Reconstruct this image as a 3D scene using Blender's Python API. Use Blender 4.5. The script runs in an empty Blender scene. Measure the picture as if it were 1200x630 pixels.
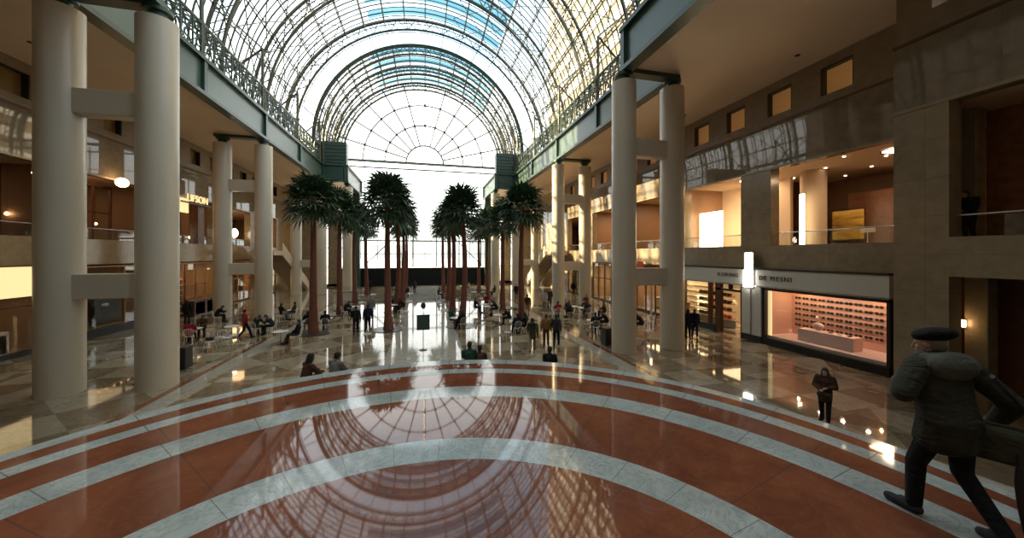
import bpy, bmesh, math, random
from mathutils import Vector, Matrix, Euler
random.seed(7)
PI = math.pi
sc = bpy.context.scene
COL = sc.collection
# ------------------------------------------------------------------ camera numbers (measured from the photograph)
F_PX, PSI, CY, CAMX, EYE = 412.24, 0.2438, 297.85, -0.0722, 5.0
CS, SN = math.cos(PSI), math.sin(PSI)

def ray(x, y):
    u = (x - 600) / F_PX; v = -(y - CY) / F_PX
    return (u * CS + SN, -u * SN + CS, v)
def at_z(x, y, Z=0.0):
    d = ray(x, y); t = (Z - EYE) / d[2]; return Vector((CAMX + d[0] * t, d[1] * t, Z))
def at_x(x, y, X):
    d = ray(x, y); t = (X - CAMX) / d[0]; return Vector((X, d[1] * t, EYE + d[2] * t))

# ------------------------------------------------------------------ materials
M = {}
def new_mat(name):
    m = bpy.data.materials.new(name); m.use_nodes = True
    nt = m.node_tree; b = nt.nodes['Principled BSDF']
    M[name] = m
    return m, nt, b
def plain(name, col, rough=0.5, metal=0.0, spec=0.5, emit=None, es=0.0, vary=0.0, scale=3.0, coat=0.0):
    m, nt, b = new_mat(name)
    b.inputs['Base Color'].default_value = (*col, 1)
    b.inputs['Roughness'].default_value = rough
    b.inputs['Metallic'].default_value = metal
    b.inputs['Specular IOR Level'].default_value = spec
    b.inputs['Coat Weight'].default_value = coat
    b.inputs['Coat Roughness'].default_value = 0.04
    if emit:
        b.inputs['Emission Color'].default_value = (*emit, 1); b.inputs['Emission Strength'].default_value = es
    if vary:
        tc = nt.nodes.new('ShaderNodeTexCoord'); n = nt.nodes.new('ShaderNodeTexNoise')
        n.inputs['Scale'].default_value = scale; n.inputs['Detail'].default_value = 5
        nt.links.new(tc.outputs['Object'], n.inputs['Vector'])
        r = nt.nodes.new('ShaderNodeValToRGB')
        r.color_ramp.elements[0].position = .3; r.color_ramp.elements[1].position = .7
        r.color_ramp.elements[0].color = (*[c * (1 - vary) for c in col], 1)
        r.color_ramp.elements[1].color = (*[min(1, c * (1 + vary)) for c in col], 1)
        nt.links.new(n.outputs['Fac'], r.inputs['Fac']); nt.links.new(r.outputs['Color'], b.inputs['Base Color'])
    return m
def emis(name, col, s):
    m, nt, b = new_mat(name)
    b.inputs['Base Color'].default_value = (*[min(1, c * .8) for c in col], 1)
    b.inputs['Emission Color'].default_value = (*col, 1); b.inputs['Emission Strength'].default_value = s
    return m
def thin_fresnel(nt, ior):
    f = nt.nodes.new('ShaderNodeFresnel'); ge = nt.nodes.new('ShaderNodeNewGeometry')   # same reflectance from either side of the sheet
    ma = nt.nodes.new('ShaderNodeMath'); ma.operation = 'MULTIPLY_ADD'; ma.inputs[1].default_value = 1 / ior - ior; ma.inputs[2].default_value = ior
    nt.links.new(ge.outputs['Backfacing'], ma.inputs[0]); nt.links.new(ma.outputs[0], f.inputs['IOR']); return f
def glassy(name, tint=(.93, .97, .97), ior=1.5, rough=0.0):
    m, nt, b = new_mat(name); nt.nodes.remove(b)
    out = [n for n in nt.nodes if n.type == 'OUTPUT_MATERIAL'][0]
    t = nt.nodes.new('ShaderNodeBsdfTransparent'); t.inputs['Color'].default_value = (*tint, 1)
    g = nt.nodes.new('ShaderNodeBsdfGlossy'); g.inputs['Roughness'].default_value = rough
    f = thin_fresnel(nt, ior)
    mx = nt.nodes.new('ShaderNodeMixShader')
    nt.links.new(f.outputs[0], mx.inputs[0]); nt.links.new(t.outputs[0], mx.inputs[1]); nt.links.new(g.outputs[0], mx.inputs[2])
    nt.links.new(mx.outputs[0], out.inputs['Surface'])
    return m
def nd(nt, kind, **kw):
    n = nt.nodes.new(kind)
    for k, v in kw.items():
        if k in ('operation', 'blend_type', 'data_type', 'feature', 'wave_type', 'distance'): setattr(n, k, v)
        else: n.inputs[k].default_value = v
    return n
def mixc(nt, fac, a, b, blend='MIX'):
    n = nt.nodes.new('ShaderNodeMix'); n.data_type = 'RGBA'; n.blend_type = blend
    def put(i, v):
        if isinstance(v, (tuple, list)): n.inputs[i].default_value = (*v, 1) if len(v) == 3 else v
        elif isinstance(v, (int, float)): n.inputs[i].default_value = v
        else: nt.links.new(v, n.inputs[i])
    put(0, fac); put(6, a); put(7, b)
    return n.outputs[2]
def ramp(nt, src, stops):
    r = nt.nodes.new('ShaderNodeValToRGB'); e = r.color_ramp.elements
    while len(e) < len(stops): e.new(.5)
    for el, (p, c) in zip(e, stops): el.position = p; el.color = (*c, 1) if len(c) == 3 else c
    nt.links.new(src, r.inputs['Fac']); return r.outputs['Color']
def marble(name, c0, c1, vein, rough=.05, scale=1.2, vein_amt=.5, joints=None, coat=0.0, spec=.5):
    m, nt, b = new_mat(name)
    tc = nt.nodes.new('ShaderNodeTexCoord')
    n1 = nd(nt, 'ShaderNodeTexNoise', Scale=scale, Detail=8, Roughness=.6, Distortion=.8)
    n2 = nd(nt, 'ShaderNodeTexNoise', Scale=scale * 2.1, Detail=10, Roughness=.65, Distortion=2.2)
    for n in (n1, n2): nt.links.new(tc.outputs['Object'], n.inputs['Vector'])
    base = ramp(nt, n1.outputs['Fac'], [(.3, c0), (.7, c1)])
    vv = ramp(nt, n2.outputs['Fac'], [(.47, (0, 0, 0)), (.5, (1, 1, 1)), (.53, (0, 0, 0))])
    vm = nd(nt, 'ShaderNodeMath', operation='MULTIPLY'); nt.links.new(vv, vm.inputs[0]); vm.inputs[1].default_value = vein_amt
    col = mixc(nt, vm.outputs[0], base, vein)
    if joints:                                   # radial joints round a centre: (cx, cy, count)
        sp = nt.nodes.new('ShaderNodeSeparateXYZ'); nt.links.new(tc.outputs['Object'], sp.inputs[0])
        ax = nd(nt, 'ShaderNodeMath', operation='SUBTRACT'); nt.links.new(sp.outputs[0], ax.inputs[0]); ax.inputs[1].default_value = joints[0]
        ay = nd(nt, 'ShaderNodeMath', operation='SUBTRACT'); nt.links.new(sp.outputs[1], ay.inputs[0]); ay.inputs[1].default_value = joints[1]
        at = nd(nt, 'ShaderNodeMath', operation='ARCTAN2'); nt.links.new(ay.outputs[0], at.inputs[0]); nt.links.new(ax.outputs[0], at.inputs[1])
        mu = nd(nt, 'ShaderNodeMath', operation='MULTIPLY'); nt.links.new(at.outputs[0], mu.inputs[0]); mu.inputs[1].default_value = joints[2] / (2 * PI)
        fr = nd(nt, 'ShaderNodeMath', operation='FRACT'); nt.links.new(mu.outputs[0], fr.inputs[0])
        lt = nd(nt, 'ShaderNodeMath', operation='LESS_THAN'); nt.links.new(fr.outputs[0], lt.inputs[0]); lt.inputs[1].default_value = .014
        lm = nd(nt, 'ShaderNodeMath', operation='MULTIPLY'); nt.links.new(lt.outputs[0], lm.inputs[0]); lm.inputs[1].default_value = .55
        col = mixc(nt, lm.outputs[0], col, (.06, .05, .05))
    nt.links.new(col, b.inputs['Base Color'])
    b.inputs['Roughness'].default_value = rough
    b.inputs['Specular IOR Level'].default_value = spec
    b.inputs['Coat Weight'].default_value = coat; b.inputs['Coat Roughness'].default_value = .02
    return m
def stone_wall(name, c0, c1, rough, bw=1.4, bh=.75):
    m, nt, b = new_mat(name)
    tc = nt.nodes.new('ShaderNodeTexCoord')
    sp = nt.nodes.new('ShaderNodeSeparateXYZ'); nt.links.new(tc.outputs['Object'], sp.inputs[0])
    ad = nd(nt, 'ShaderNodeMath', operation='ADD'); nt.links.new(sp.outputs[0], ad.inputs[0]); nt.links.new(sp.outputs[1], ad.inputs[1])
    cb = nt.nodes.new('ShaderNodeCombineXYZ'); nt.links.new(ad.outputs[0], cb.inputs[0]); nt.links.new(sp.outputs[2], cb.inputs[1])
    br = nt.nodes.new('ShaderNodeTexBrick'); nt.links.new(cb.outputs[0], br.inputs['Vector'])
    br.offset = 0.0
    for k, v in (('Scale', 1.0), ('Mortar Size', .008), ('Brick Width', bw), ('Row Height', bh), ('Bias', 0.0)): br.inputs[k].default_value = v
    br.inputs['Color1'].default_value = (*c0, 1); br.inputs['Color2'].default_value = (*c1, 1)
    br.inputs['Mortar'].default_value = (*[c * .72 for c in c0], 1)
    n = nd(nt, 'ShaderNodeTexNoise', Scale=2.5, Detail=8, Roughness=.6); nt.links.new(tc.outputs['Object'], n.inputs['Vector'])
    v = ramp(nt, n.outputs['Fac'], [(.3, (.78, .78, .78)), (.7, (1.1, 1.1, 1.1))])
    nt.links.new(mixc(nt, 1.0, br.outputs['Color'], v, 'MULTIPLY'), b.inputs['Base Color'])
    b.inputs['Roughness'].default_value = rough
    return m

def floor_mat():
    m, nt, b = new_mat('hall_marble')
    tc = nt.nodes.new('ShaderNodeTexCoord')
    mp = nt.nodes.new('ShaderNodeMapping'); nt.links.new(tc.outputs['Object'], mp.inputs[0])
    mp.inputs['Rotation'].default_value = (0, 0, PI / 4)
    def checker(vec, scale, a, c):
        k = nt.nodes.new('ShaderNodeTexChecker'); nt.links.new(vec, k.inputs['Vector'])
        k.inputs['Scale'].default_value = scale; k.inputs['Color1'].default_value = (*a, 1); k.inputs['Color2'].default_value = (*c, 1)
        return k
    big = checker(tc.outputs['Object'], .62, (.34, .305, .25), (.20, .165, .12))
    dia = checker(mp.outputs[0], .5, (.31, .28, .23), (.19, .15, .11))
    sel = checker(tc.outputs['Object'], .12, (1, 1, 1), (0, 0, 0))
    c = mixc(nt, sel.outputs['Fac'], big.outputs['Color'], dia.outputs['Color'])
    # slab to slab variation
    v = nt.nodes.new('ShaderNodeTexVoronoi'); v.feature = 'F1'; v.distance = 'CHEBYCHEV'
    v.inputs['Scale'].default_value = .8; v.inputs['Randomness'].default_value = 0.0
    nt.links.new(tc.outputs['Object'], v.inputs['Vector'])
    tone = ramp(nt, v.outputs['Color'], [(0, (.7, .66, .6)), (1, (1.25, 1.22, 1.15))])
    c = mixc(nt, 1.0, c, tone, 'MULTIPLY')
    # bands of red and grey along the hall
    sp = nt.nodes.new('ShaderNodeSeparateXYZ'); nt.links.new(tc.outputs['Object'], sp.inputs[0])
    ab = nd(nt, 'ShaderNodeMath', operation='ABSOLUTE'); nt.links.new(sp.outputs[0], ab.inputs[0])
    def band(lo, hi, col, c):
        g = nd(nt, 'ShaderNodeMath', operation='GREATER_THAN'); nt.links.new(ab.outputs[0], g.inputs[0]); g.inputs[1].default_value = lo
        l = nd(nt, 'ShaderNodeMath', operation='LESS_THAN'); nt.links.new(ab.outputs[0], l.inputs[0]); l.inputs[1].default_value = hi
        mm = nd(nt, 'ShaderNodeMath', operation='MULTIPLY'); nt.links.new(g.outputs[0], mm.inputs[0]); nt.links.new(l.outputs[0], mm.inputs[1])
        return mixc(nt, mm.outputs[0], c, col)
    c = band(8.3, 9.0, (.34, .33, .29), c)
    c = band(9.0, 9.25, (.20, .07, .04), c)
    c = band(0, 1.9, (.42, .41, .38), c)
    n2 = nd(nt, 'ShaderNodeTexNoise', Scale=1.4, Detail=9, Roughness=.65, Distortion=2.0); nt.links.new(tc.outputs['Object'], n2.inputs['Vector'])
    vv = ramp(nt, n2.outputs['Fac'], [(.3, (.72, .7, .68)), (.5, (1.1, 1.08, 1.04)), (.56, (.85, .82, .78)), (.8, (1.1, 1.1, 1.1))])
    c = mixc(nt, 1.0, c, vv, 'MULTIPLY')
    nt.links.new(c, b.inputs['Base Color'])
    b.inputs['Roughness'].default_value = .045
    b.inputs['Specular IOR Level'].default_value = .6
    return m

floor_mat()
marble('red_marble', (.13, .040, .022), (.245, .08, .04), (.42, .26, .17), .035, .9, .07, (-.16, 1.9, 22), spec=.45)
marble('pale_marble', (.30, .34, .34), (.46, .49, .48), (.16, .2, .21), .06, 1.8, .6, (-.16, 1.9, 30), spec=.6)
marble('step_marble', (.30, .27, .23), (.42, .38, .33), (.2, .18, .15), .12, 1.5, .5)
stone_wall('brown_stone', (.30, .245, .165), (.325, .265, .18), .2, 2.4, 1.25)
stone_wall('polished_stone', (.22, .18, .125), (.235, .19, .135), .025, 2.8, 1.22)
stone_wall('upper_stone', (.25, .18, .115), (.27, .195, .125), .4, 2.4, 1.25)
stone_wall('amber_lit_stone', (.27, .18, .09), (.30, .2, .10), .15, 2.4, 1.25)  # brown wall stone with the amber lamp glow put into its colour
stone_wall('tower_granite', (.30, .2, .15), (.2, .15, .12), .4, 3, 3.6)
stone_wall('pale_granite', (.26, .18, .10), (.11, .11, .085), .4, 2.6, 3.4)
plain('column_paint', (.62, .56, .46), .32, vary=.02, scale=.4)
plain('soffit_plaster', (.82, .65, .5), .6, vary=.04, scale=.5)
plain('green_steel', (.035, .075, .062), .35, spec=.5, vary=.12, scale=2)
plain('girder_face', (.07, .115, .10), .3, vary=.08, scale=.6)
plain('vault_steel', (.085, .095, .07), .35, metal=.1, vary=.1, scale=2)
plain('dark_frame', (.035, .028, .022), .35)
plain('bronze', (.12, .06, .03), .3, metal=.5)
plain('black', (.012, .012, .013), .4)
plain('black_cloth', (.008, .010, .012), .8, spec=.2)
plain('white_panel', (.62, .63, .58), .35, vary=.02)
plain('cream', (.62, .55, .42), .45)
plain('white_metal', (.75, .74, .7), .35)
plain('steel', (.5, .5, .48), .25, metal=.9)
plain('wood_dark', (.12, .045, .02), .3, vary=.3, scale=4)
plain('wood', (.30, .13, .05), .3, vary=.3, scale=4)
plain('room_ceiling', (.55, .42, .30), .6)
plain('room_wall', (.24, .14, .08), .5, vary=.05)
plain('room_floor', (.30, .2, .12), .15)
plain('pink_wall', (.68, .42, .33), .5)
plain('pink_white', (.8, .6, .55), .4)
plain('orange_red', (.7, .09, .03), .4)
plain('red', (.45, .03, .03), .5)
plain('trunk', (.16, .055, .035), .7, vary=.35, scale=9)
plain('plaza', (.5, .48, .45), .7)
plain('river', (.6, .6, .58), .5)  # paled: haze over the water is put into the colour
plain('city', (.62, .62, .6), .8)  # near white: distance haze is put into the colour
plain('amber_glass', (.30, .19, .08), .05, metal=.2)
m, nt, b = new_mat('sky_tint_glass'); nt.nodes.remove(b)                  # barrel glazing: blue sky reflection painted as tint on rows near the crown
out = [n for n in nt.nodes if n.type == 'OUTPUT_MATERIAL'][0]
tc = nt.nodes.new('ShaderNodeTexCoord'); sp = nt.nodes.new('ShaderNodeSeparateXYZ'); nt.links.new(tc.outputs['Object'], sp.inputs[0])
def mth(op, a, b_=None):
    n = nt.nodes.new('ShaderNodeMath'); n.operation = op
    for i, v in enumerate((a, b_)):
        if v is None: continue
        if isinstance(v, (int, float)): n.inputs[i].default_value = v
        else: nt.links.new(v, n.inputs[i])
    return n.outputs[0]
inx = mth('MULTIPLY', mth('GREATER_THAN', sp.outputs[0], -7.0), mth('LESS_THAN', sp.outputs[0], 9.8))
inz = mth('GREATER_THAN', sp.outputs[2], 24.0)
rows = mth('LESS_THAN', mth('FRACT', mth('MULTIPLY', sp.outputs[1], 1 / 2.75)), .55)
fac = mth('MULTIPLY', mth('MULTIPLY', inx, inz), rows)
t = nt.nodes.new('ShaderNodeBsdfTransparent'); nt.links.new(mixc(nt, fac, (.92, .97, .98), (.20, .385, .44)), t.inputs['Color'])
g = nt.nodes.new('ShaderNodeBsdfGlossy'); g.inputs['Roughness'].default_value = 0
f = thin_fresnel(nt, 1.4)
mx = nt.nodes.new('ShaderNodeMixShader'); nt.links.new(f.outputs[0], mx.inputs[0]); nt.links.new(t.outputs[0], mx.inputs[1]); nt.links.new(g.outputs[0], mx.inputs[2]); nt.links.new(mx.outputs[0], out.inputs['Surface'])
glassy('glass'); glassy('vault_glass', (.90, .96, .98), 1.4)
emis('warm_light', (1.0, .62, .28), 14); emis('amber_box', (1.0, .74, .36), 1.15); emis('white_light', (1.0, .86, .62), 16)
emis('sun_spot_glow', (1.0, .93, .85), 14); emis('shop_glow', (1.0, .5, .25), 3.0); emis('gold_glow', (1.0, .8, .48), 9)  # first and last glow in place of sunlight; last also lights a lamp head
emis('lit_pane', (1.0, .5, .16), .10); emis('screen', (.9, .8, .55), 1.6)

m, nt, b = new_mat('palm_leaf')
oi = nt.nodes.new('ShaderNodeTexCoord'); n = nd(nt, 'ShaderNodeTexNoise', Scale=2.5); nt.links.new(oi.outputs['Object'], n.inputs['Vector'])
nt.links.new(ramp(nt, n.outputs['Fac'], [(.3, (.018, .05, .022)), (.7, (.05, .11, .045))]), b.inputs['Base Color'])
b.inputs['Roughness'].default_value = .45
m, nt, b = new_mat('painting')
oi = nt.nodes.new('ShaderNodeTexCoord'); n = nd(nt, 'ShaderNodeTexNoise', Scale=1.6, Detail=6, Distortion=.6)
mp = nt.nodes.new('ShaderNodeMapping'); mp.inputs['Scale'].default_value = (1, .5, 2.2)
nt.links.new(oi.outputs['Generated'], mp.inputs[0]); nt.links.new(mp.outputs[0], n.inputs['Vector'])
nt.links.new(ramp(nt, n.outputs['Fac'], [(.3, (.18, .09, .02)), (.5, (.6, .36, .05)), (.7, (.9, .66, .2))]), b.inputs['Base Color'])

# ------------------------------------------------------------------ mesh builder
class MB:
    def __init__(s): s.v = []; s.f = []
    def box(s, x0, x1, y0, y1, z0, z1):
        i = len(s.v)
        x0, x1 = min(x0, x1), max(x0, x1); y0, y1 = min(y0, y1), max(y0, y1); z0, z1 = min(z0, z1), max(z0, z1)
        s.v += [(x0, y0, z0), (x1, y0, z0), (x1, y1, z0), (x0, y1, z0), (x0, y0, z1), (x1, y0, z1), (x1, y1, z1), (x0, y1, z1)]
        s.f += [tuple(i + k for k in q) for q in ((0, 3, 2, 1), (4, 5, 6, 7), (0, 1, 5, 4), (1, 2, 6, 5), (2, 3, 7, 6), (3, 0, 4, 7))]
        return s
    def ring_tube(s, pts, rads, n=8, closed=False, sx=1.0):
        base = len(s.v); P = [Vector(p) for p in pts]; L = len(P)
        if not hasattr(rads, '__len__'): rads = [rads] * L
        up = None
        for k in range(L):
            if closed: t = P[(k + 1) % L] - P[k - 1]
            else: t = P[min(k + 1, L - 1)] - P[max(k - 1, 0)]
            t.normalize()
            if up is None: up = Vector((0, 0, 1)) if abs(t.z) < .9 else Vector((0, 1, 0))
            a = t.cross(up)
            if a.length < 1e-4: a = t.cross(Vector((1, 0, 0)))
            a.normalize(); bb = a.cross(t).normalized(); up = bb
            for j in range(n):
                an = 2 * PI * j / n
                s.v.append(tuple(P[k] + a * math.cos(an) * rads[k] * sx + bb * math.sin(an) * rads[k]))
        rng = L if closed else L - 1
        for k in range(rng):
            k2 = (k + 1) % L
            for j in range(n):
                j2 = (j + 1) % n
                s.f.append((base + k * n + j, base + k * n + j2, base + k2 * n + j2, base + k2 * n + j))
        if not closed:
            s.f.append(tuple(base + j for j in range(n))[::-1]); s.f.append(tuple(base + (L - 1) * n + j for j in range(n)))
        return s
    def tube(s, a, b, r, n=6, r2=None): return s.ring_tube([a, b], [r, r if r2 is None else r2], n)
    def lathe(s, prof, c=(0, 0, 0), n=32, cap=True):
        base = len(s.v)
        for r, z in prof:
            for j in range(n):
                a = 2 * PI * j / n; s.v.append((c[0] + r * math.cos(a), c[1] + r * math.sin(a), c[2] + z))
        for k in range(len(prof) - 1):
            for j in range(n):
                j2 = (j + 1) % n
                s.f.append((base + k * n + j, base + k * n + j2, base + (k + 1) * n + j2, base + (k + 1) * n + j))
        if cap:
            s.f.append(tuple(base + j for j in range(n))[::-1]); s.f.append(tuple(base + (len(prof) - 1) * n + j for j in range(n)))
        return s
    def ell(s, c, r, R=None, n=12, m=8):
        base = len(s.v); c = Vector(c)
        for i in range(1, m):
            th = PI * i / m
            for j in range(n):
                ph = 2 * PI * j / n
                p = Vector((r[0] * math.sin(th) * math.cos(ph), r[1] * math.sin(th) * math.sin(ph), r[2] * math.cos(th)))
                if R: p = R @ p
                s.v.append(tuple(c + p))
        t = Vector((0, 0, r[2])); bt = Vector((0, 0, -r[2]))
        if R: t = R @ t; bt = R @ bt
        s.v.append(tuple(c + t)); s.v.append(tuple(c + bt)); it = len(s.v) - 2; ib = it + 1
        for i in range(m - 2):
            for j in range(n):
                j2 = (j + 1) % n
                s.f.append((base + i * n + j, base + (i + 1) * n + j, base + (i + 1) * n + j2, base + i * n + j2))
        for j in range(n):
            j2 = (j + 1) % n
            s.f.append((it, base + j, base + j2)); s.f.append((ib, base + (m - 2) * n + j2, base + (m - 2) * n + j))
        return s
    def cap(s, a, ra, b, rb, n=12):
        a = Vector(a); b = Vector(b)
        s.ring_tube([a, a.lerp(b, .33), a.lerp(b, .66), b], [ra, ra + (rb - ra) * .33, ra + (rb - ra) * .66, rb], n)
        s.ell(a, (ra,) * 3, n=n, m=6); s.ell(b, (rb,) * 3, n=n, m=6); return s
    def poly(s, pts, t=0.0, axis=2):
        """flat polygon given thickness t along axis"""
        i = len(s.v); n = len(pts)
        s.v += [tuple(p) for p in pts]
        if t:
            for p in pts:
                q = list(p); q[axis] += t; s.v.append(tuple(q))
            s.f.append(tuple(range(i, i + n))[::-1]); s.f.append(tuple(range(i + n, i + 2 * n)))
            for k in range(n):
                k2 = (k + 1) % n; s.f.append((i + k, i + k2, i + n + k2, i + n + k))
        else: s.f.append(tuple(range(i, i + n)))
        return s
    def mesh(s, name, mat, smooth=False):
        me = bpy.data.meshes.new(name); me.from_pydata(s.v, [], s.f); me.update()
        bm = bmesh.new(); bm.from_mesh(me); bmesh.ops.recalc_face_normals(bm, faces=bm.faces); bm.to_mesh(me); bm.free()
        if mat: me.materials.append(M[mat] if isinstance(mat, str) else mat)
        if smooth:
            for p in me.polygons: p.use_smooth = True
            try: me.set_sharp_from_angle(angle=math.radians(40))
            except Exception: pass
        return me
    def build(s, name, mat, parent=None, smooth=False, bevel=0.0):
        return link(name, s.mesh(name, mat, smooth), parent, bevel)
def link(name, me, parent=None, bevel=0.0):
    o = bpy.data.objects.new(name, me); COL.objects.link(o)
    if parent: o.parent = parent
    if bevel:
        md = o.modifiers.new('bevel', 'BEVEL'); md.width = bevel; md.segments = 2; md.limit_method = 'ANGLE'
    return o
def tag(o, label=None, cat=None, group=None, kind=None):
    if label: o['label'] = label
    if cat: o['category'] = cat
    if group: o['group'] = group
    if kind: o['kind'] = kind
    return o
def thing(name, label, cat, loc=(0, 0, 0), rz=0.0, group=None):
    o = bpy.data.objects.new(name, None); COL.objects.link(o); o.location = loc; o.rotation_euler = (0, 0, rz)
    o.empty_display_size = .2
    return tag(o, label, cat, group)
def struct(name, mb, mat, parent=None, smooth=False):
    o = mb.build(name, mat, parent, smooth)
    if not parent: o['kind'] = 'structure'
    return o
def dup(root, loc=None, rz=None, label=None, group=None):
    r = root.copy(); COL.objects.link(r)
    if loc is not None: r.location = loc
    if rz is not None: r.rotation_euler = (0, 0, rz)
    if label: r['label'] = label
    if group: r['group'] = group
    for ch in [o for o in root.children]:
        c = ch.copy(); COL.objects.link(c); c.parent = r
        for g in [o for o in ch.children]:
            d = g.copy(); COL.objects.link(d); d.parent = c
    return r
def lamp(kind, loc, power, col, size=.5, rot=None, sy=None, spot=None):
    l = bpy.data.lights.new('lamp_light', kind); l.energy = power; l.color = col
    if kind == 'AREA':
        l.size = size
        if sy: l.shape = 'RECTANGLE'; l.size_y = sy
    elif kind in ('POINT', 'SPOT'): l.shadow_soft_size = size
    if spot: l.spot_size = spot
    o = bpy.data.objects.new('lamp_light', l); COL.objects.link(o); o.location = loc
    if rot: o.rotation_euler = rot
    return o
# ------------------------------------------------------------------ main dimensions (metres)
WN, WW, WO = 9.9, 12.78, 15.65        # column lines: narrow, wide, outer
Y1, Y2, Y3, YB = 16.2, 32.7, 49.2, 60.0
CH, CR = 13.8, .61
XR, XRN, XL = 18.6, 16.0, -19.2
ZS = 14.5                             # soffit
ZV = 19.5                             # springing of the vault
RW, RN = 17.2, 13.8

# ---- floor and outdoors
struct('floor', MB().box(-27.5, 27.5, -12, YB, -.3, 0), 'hall_marble')
g = MB().box(-160, 160, YB + .4, 150, -1.2, -.25); o = struct('ground_outside', g, 'plaza')
struct('river_outside', MB().box(-700, 700, 150, 900, -2.5, -1.4), 'river')
rc = random.Random(3)
for k, (x, y, w, h) in enumerate([(-190, 620, 46, 26), (-120, 640, 30, 40), (-60, 640, 40, 22), (-5, 600, 34, 30), (40, 640, 26, 52), (90, 620, 44, 24), (150, 650, 30, 36), (210, 620, 50, 20)]):
    t = thing('city_building', f"pale hazy block far beyond the back glazing, {['first','second','third','fourth','fifth','sixth','seventh','last'][k]} along the far shore from the left", 'building', (x, y, -1.4), group='far shore buildings')
    MB().box(-w / 2, w / 2, -12, 12, 0, h).build('tower_block', 'city', t)
    MB().box(-w / 4, w / 4, -6, 6, h, h + 4).build('roof_plant', 'city', t)
# neighbouring tower, placed and sized to shade the near hall from the low sun
t = thing('office_tower', 'tall brown granite office tower outside, left of the glass hall', 'building', (-52, 12, -.3))
MB().box(-18, 18, -34, 40, 0, 95).build('tower_block', 'tower_granite', t)
MB().box(-14, 14, -28, 28, 95, 110).build('tower_crown', 'green_steel', t)

t = thing('office_tower', 'golden sunlit stone office tower seen through the right side of the glass vault', 'building', (46, 56, -.3))
MB().box(-15, 15, -24, 30, 0, 78).build('tower_block', 'pale_granite', t)
MB().box(-10, 10, -18, 24, 78, 92).build('tower_crown', 'green_steel', t)
a = MB()
for k in range(20): a.box(-15.25, -15, -24, 30, 3.2 + k * 3.7, 4.9 + k * 3.7)
a.build('window_band', 'river', t)
# ---- semicircular stair and its landing
stair = thing('grand_staircase', 'round red and grey marble stair landing in the foreground with curved bands', 'staircase', (0, 0, 0))
ZT = 2.6
circ = [(-.2, 1.30, 2.90), (-.2, 1.38, 3.30), (-.17, 1.50, 4.52), (-.17, 1.56, 4.93), (-.16, 1.98, 5.24), (-.16, 1.98, 5.50), (-.16, 2.12, 5.70), (-.16, 2.28, 5.83)]
def circ_pts(c, z, n=160): return [(c[0] + c[2] * math.cos(2 * PI * i / n), c[1] + c[2] * math.sin(2 * PI * i / n), z) for i in range(n)]
def annulus(c0, c1, z0, z1, n=160):
    mb = MB(); A = circ_pts(c0, z1, n); B = circ_pts(c1, z1, n)
    mb.v += A + B + [(p[0], p[1], z0) for p in A] + [(p[0], p[1], z0) for p in B]
    for i in range(n):
        j = (i + 1) % n
        mb.f += [(i, j, n + j, n + i), (2 * n + i, 3 * n + i, 3 * n + j, 2 * n + j), (n + i, n + j, 3 * n + j, 3 * n + i), (i, 2 * n + i, 2 * n + j, j)]
    return mb
d = MB(); P = circ_pts(circ[0], ZT, 160); d.poly([(p[0], p[1], ZT - .1) for p in P], .1); d.build('landing', 'red_marble', stair)
for k in range(7):
    pale = k % 2 == 0
    annulus(circ[k], circ[k + 1], ZT - .1, ZT).build('pale_band' if pale else 'red_band', 'pale_marble' if pale else 'red_marble', stair)
NR, RISE, TREAD = 16, ZT / 16, .42
cS = (-.16, 2.28)
def step_r(k): return 5.86 + TREAD * k      # outer radius of step k (k = 0 the landing edge)
d = MB()
for k in range(1, NR):
    zt = ZT - RISE * k
    annulus((cS[0], cS[1], step_r(k - 1) - .05), (cS[0], cS[1], step_r(k)), max(0.0, zt - RISE * 1.2), zt, 120).build('step', 'step_marble', stair)
annulus((cS[0], cS[1], 5.5), (cS[0], cS[1], 5.85), 1.6, ZT - .101, 120).build('fascia', 'step_marble', stair)

# ---- columns and their tie beams
col_me = MB().lathe([(CR, 0), (CR, CH)], n=48).mesh('shaft', 'column_paint', True)
cap_me = MB().lathe([(.3, CH), (.3, CH + .3), (.45, CH + .32), (.45, CH + .47)], n=24).mesh('bearing', 'green_steel', True)
def column(x, y, label):
    t = thing('column', label, 'column', (x, y, 0), group='round white columns')
    link('shaft', col_me, t); link('bearing', cap_me, t)
def tie(xa, xb, y, side, where):
    for z, wd in ((3.84, 'lower'), (10.5, 'upper')):
        h = .45
        b = MB().box(min(xa, xb) + CR - .12, max(xa, xb) - CR + .12, y - .3, y + .3, z - h, z + h).build('tie_beam', 'column_paint', None, bevel=.03)
        tag(b, f'{wd} white tie beam joining the {where} pair of columns on the {side}', 'beam', 'tie beams between columns')
for s, side in ((-1, 'left'), (1, 'right')):
    for (xa, na, xb, nb, y, where) in ((WN, 'inner', WW, 'outer', Y1, 'nearest'), (WW, 'inner', WO, 'outer', Y2, 'second'), (WW, 'inner', WO, 'outer', Y3, 'third')):
        column(s * xa, y, f'{na} tall white round column of the {where} pair on the {side} side')
        column(s * xb, y, f'{nb} tall white round column of the {where} pair on the {side} side')
        tie(s * xa, s * xb, y, side, where)
    column(s * WN, Y3 + 1.0, f'slim looking far white column standing hallward of the third pair on the {side} side')

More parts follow.
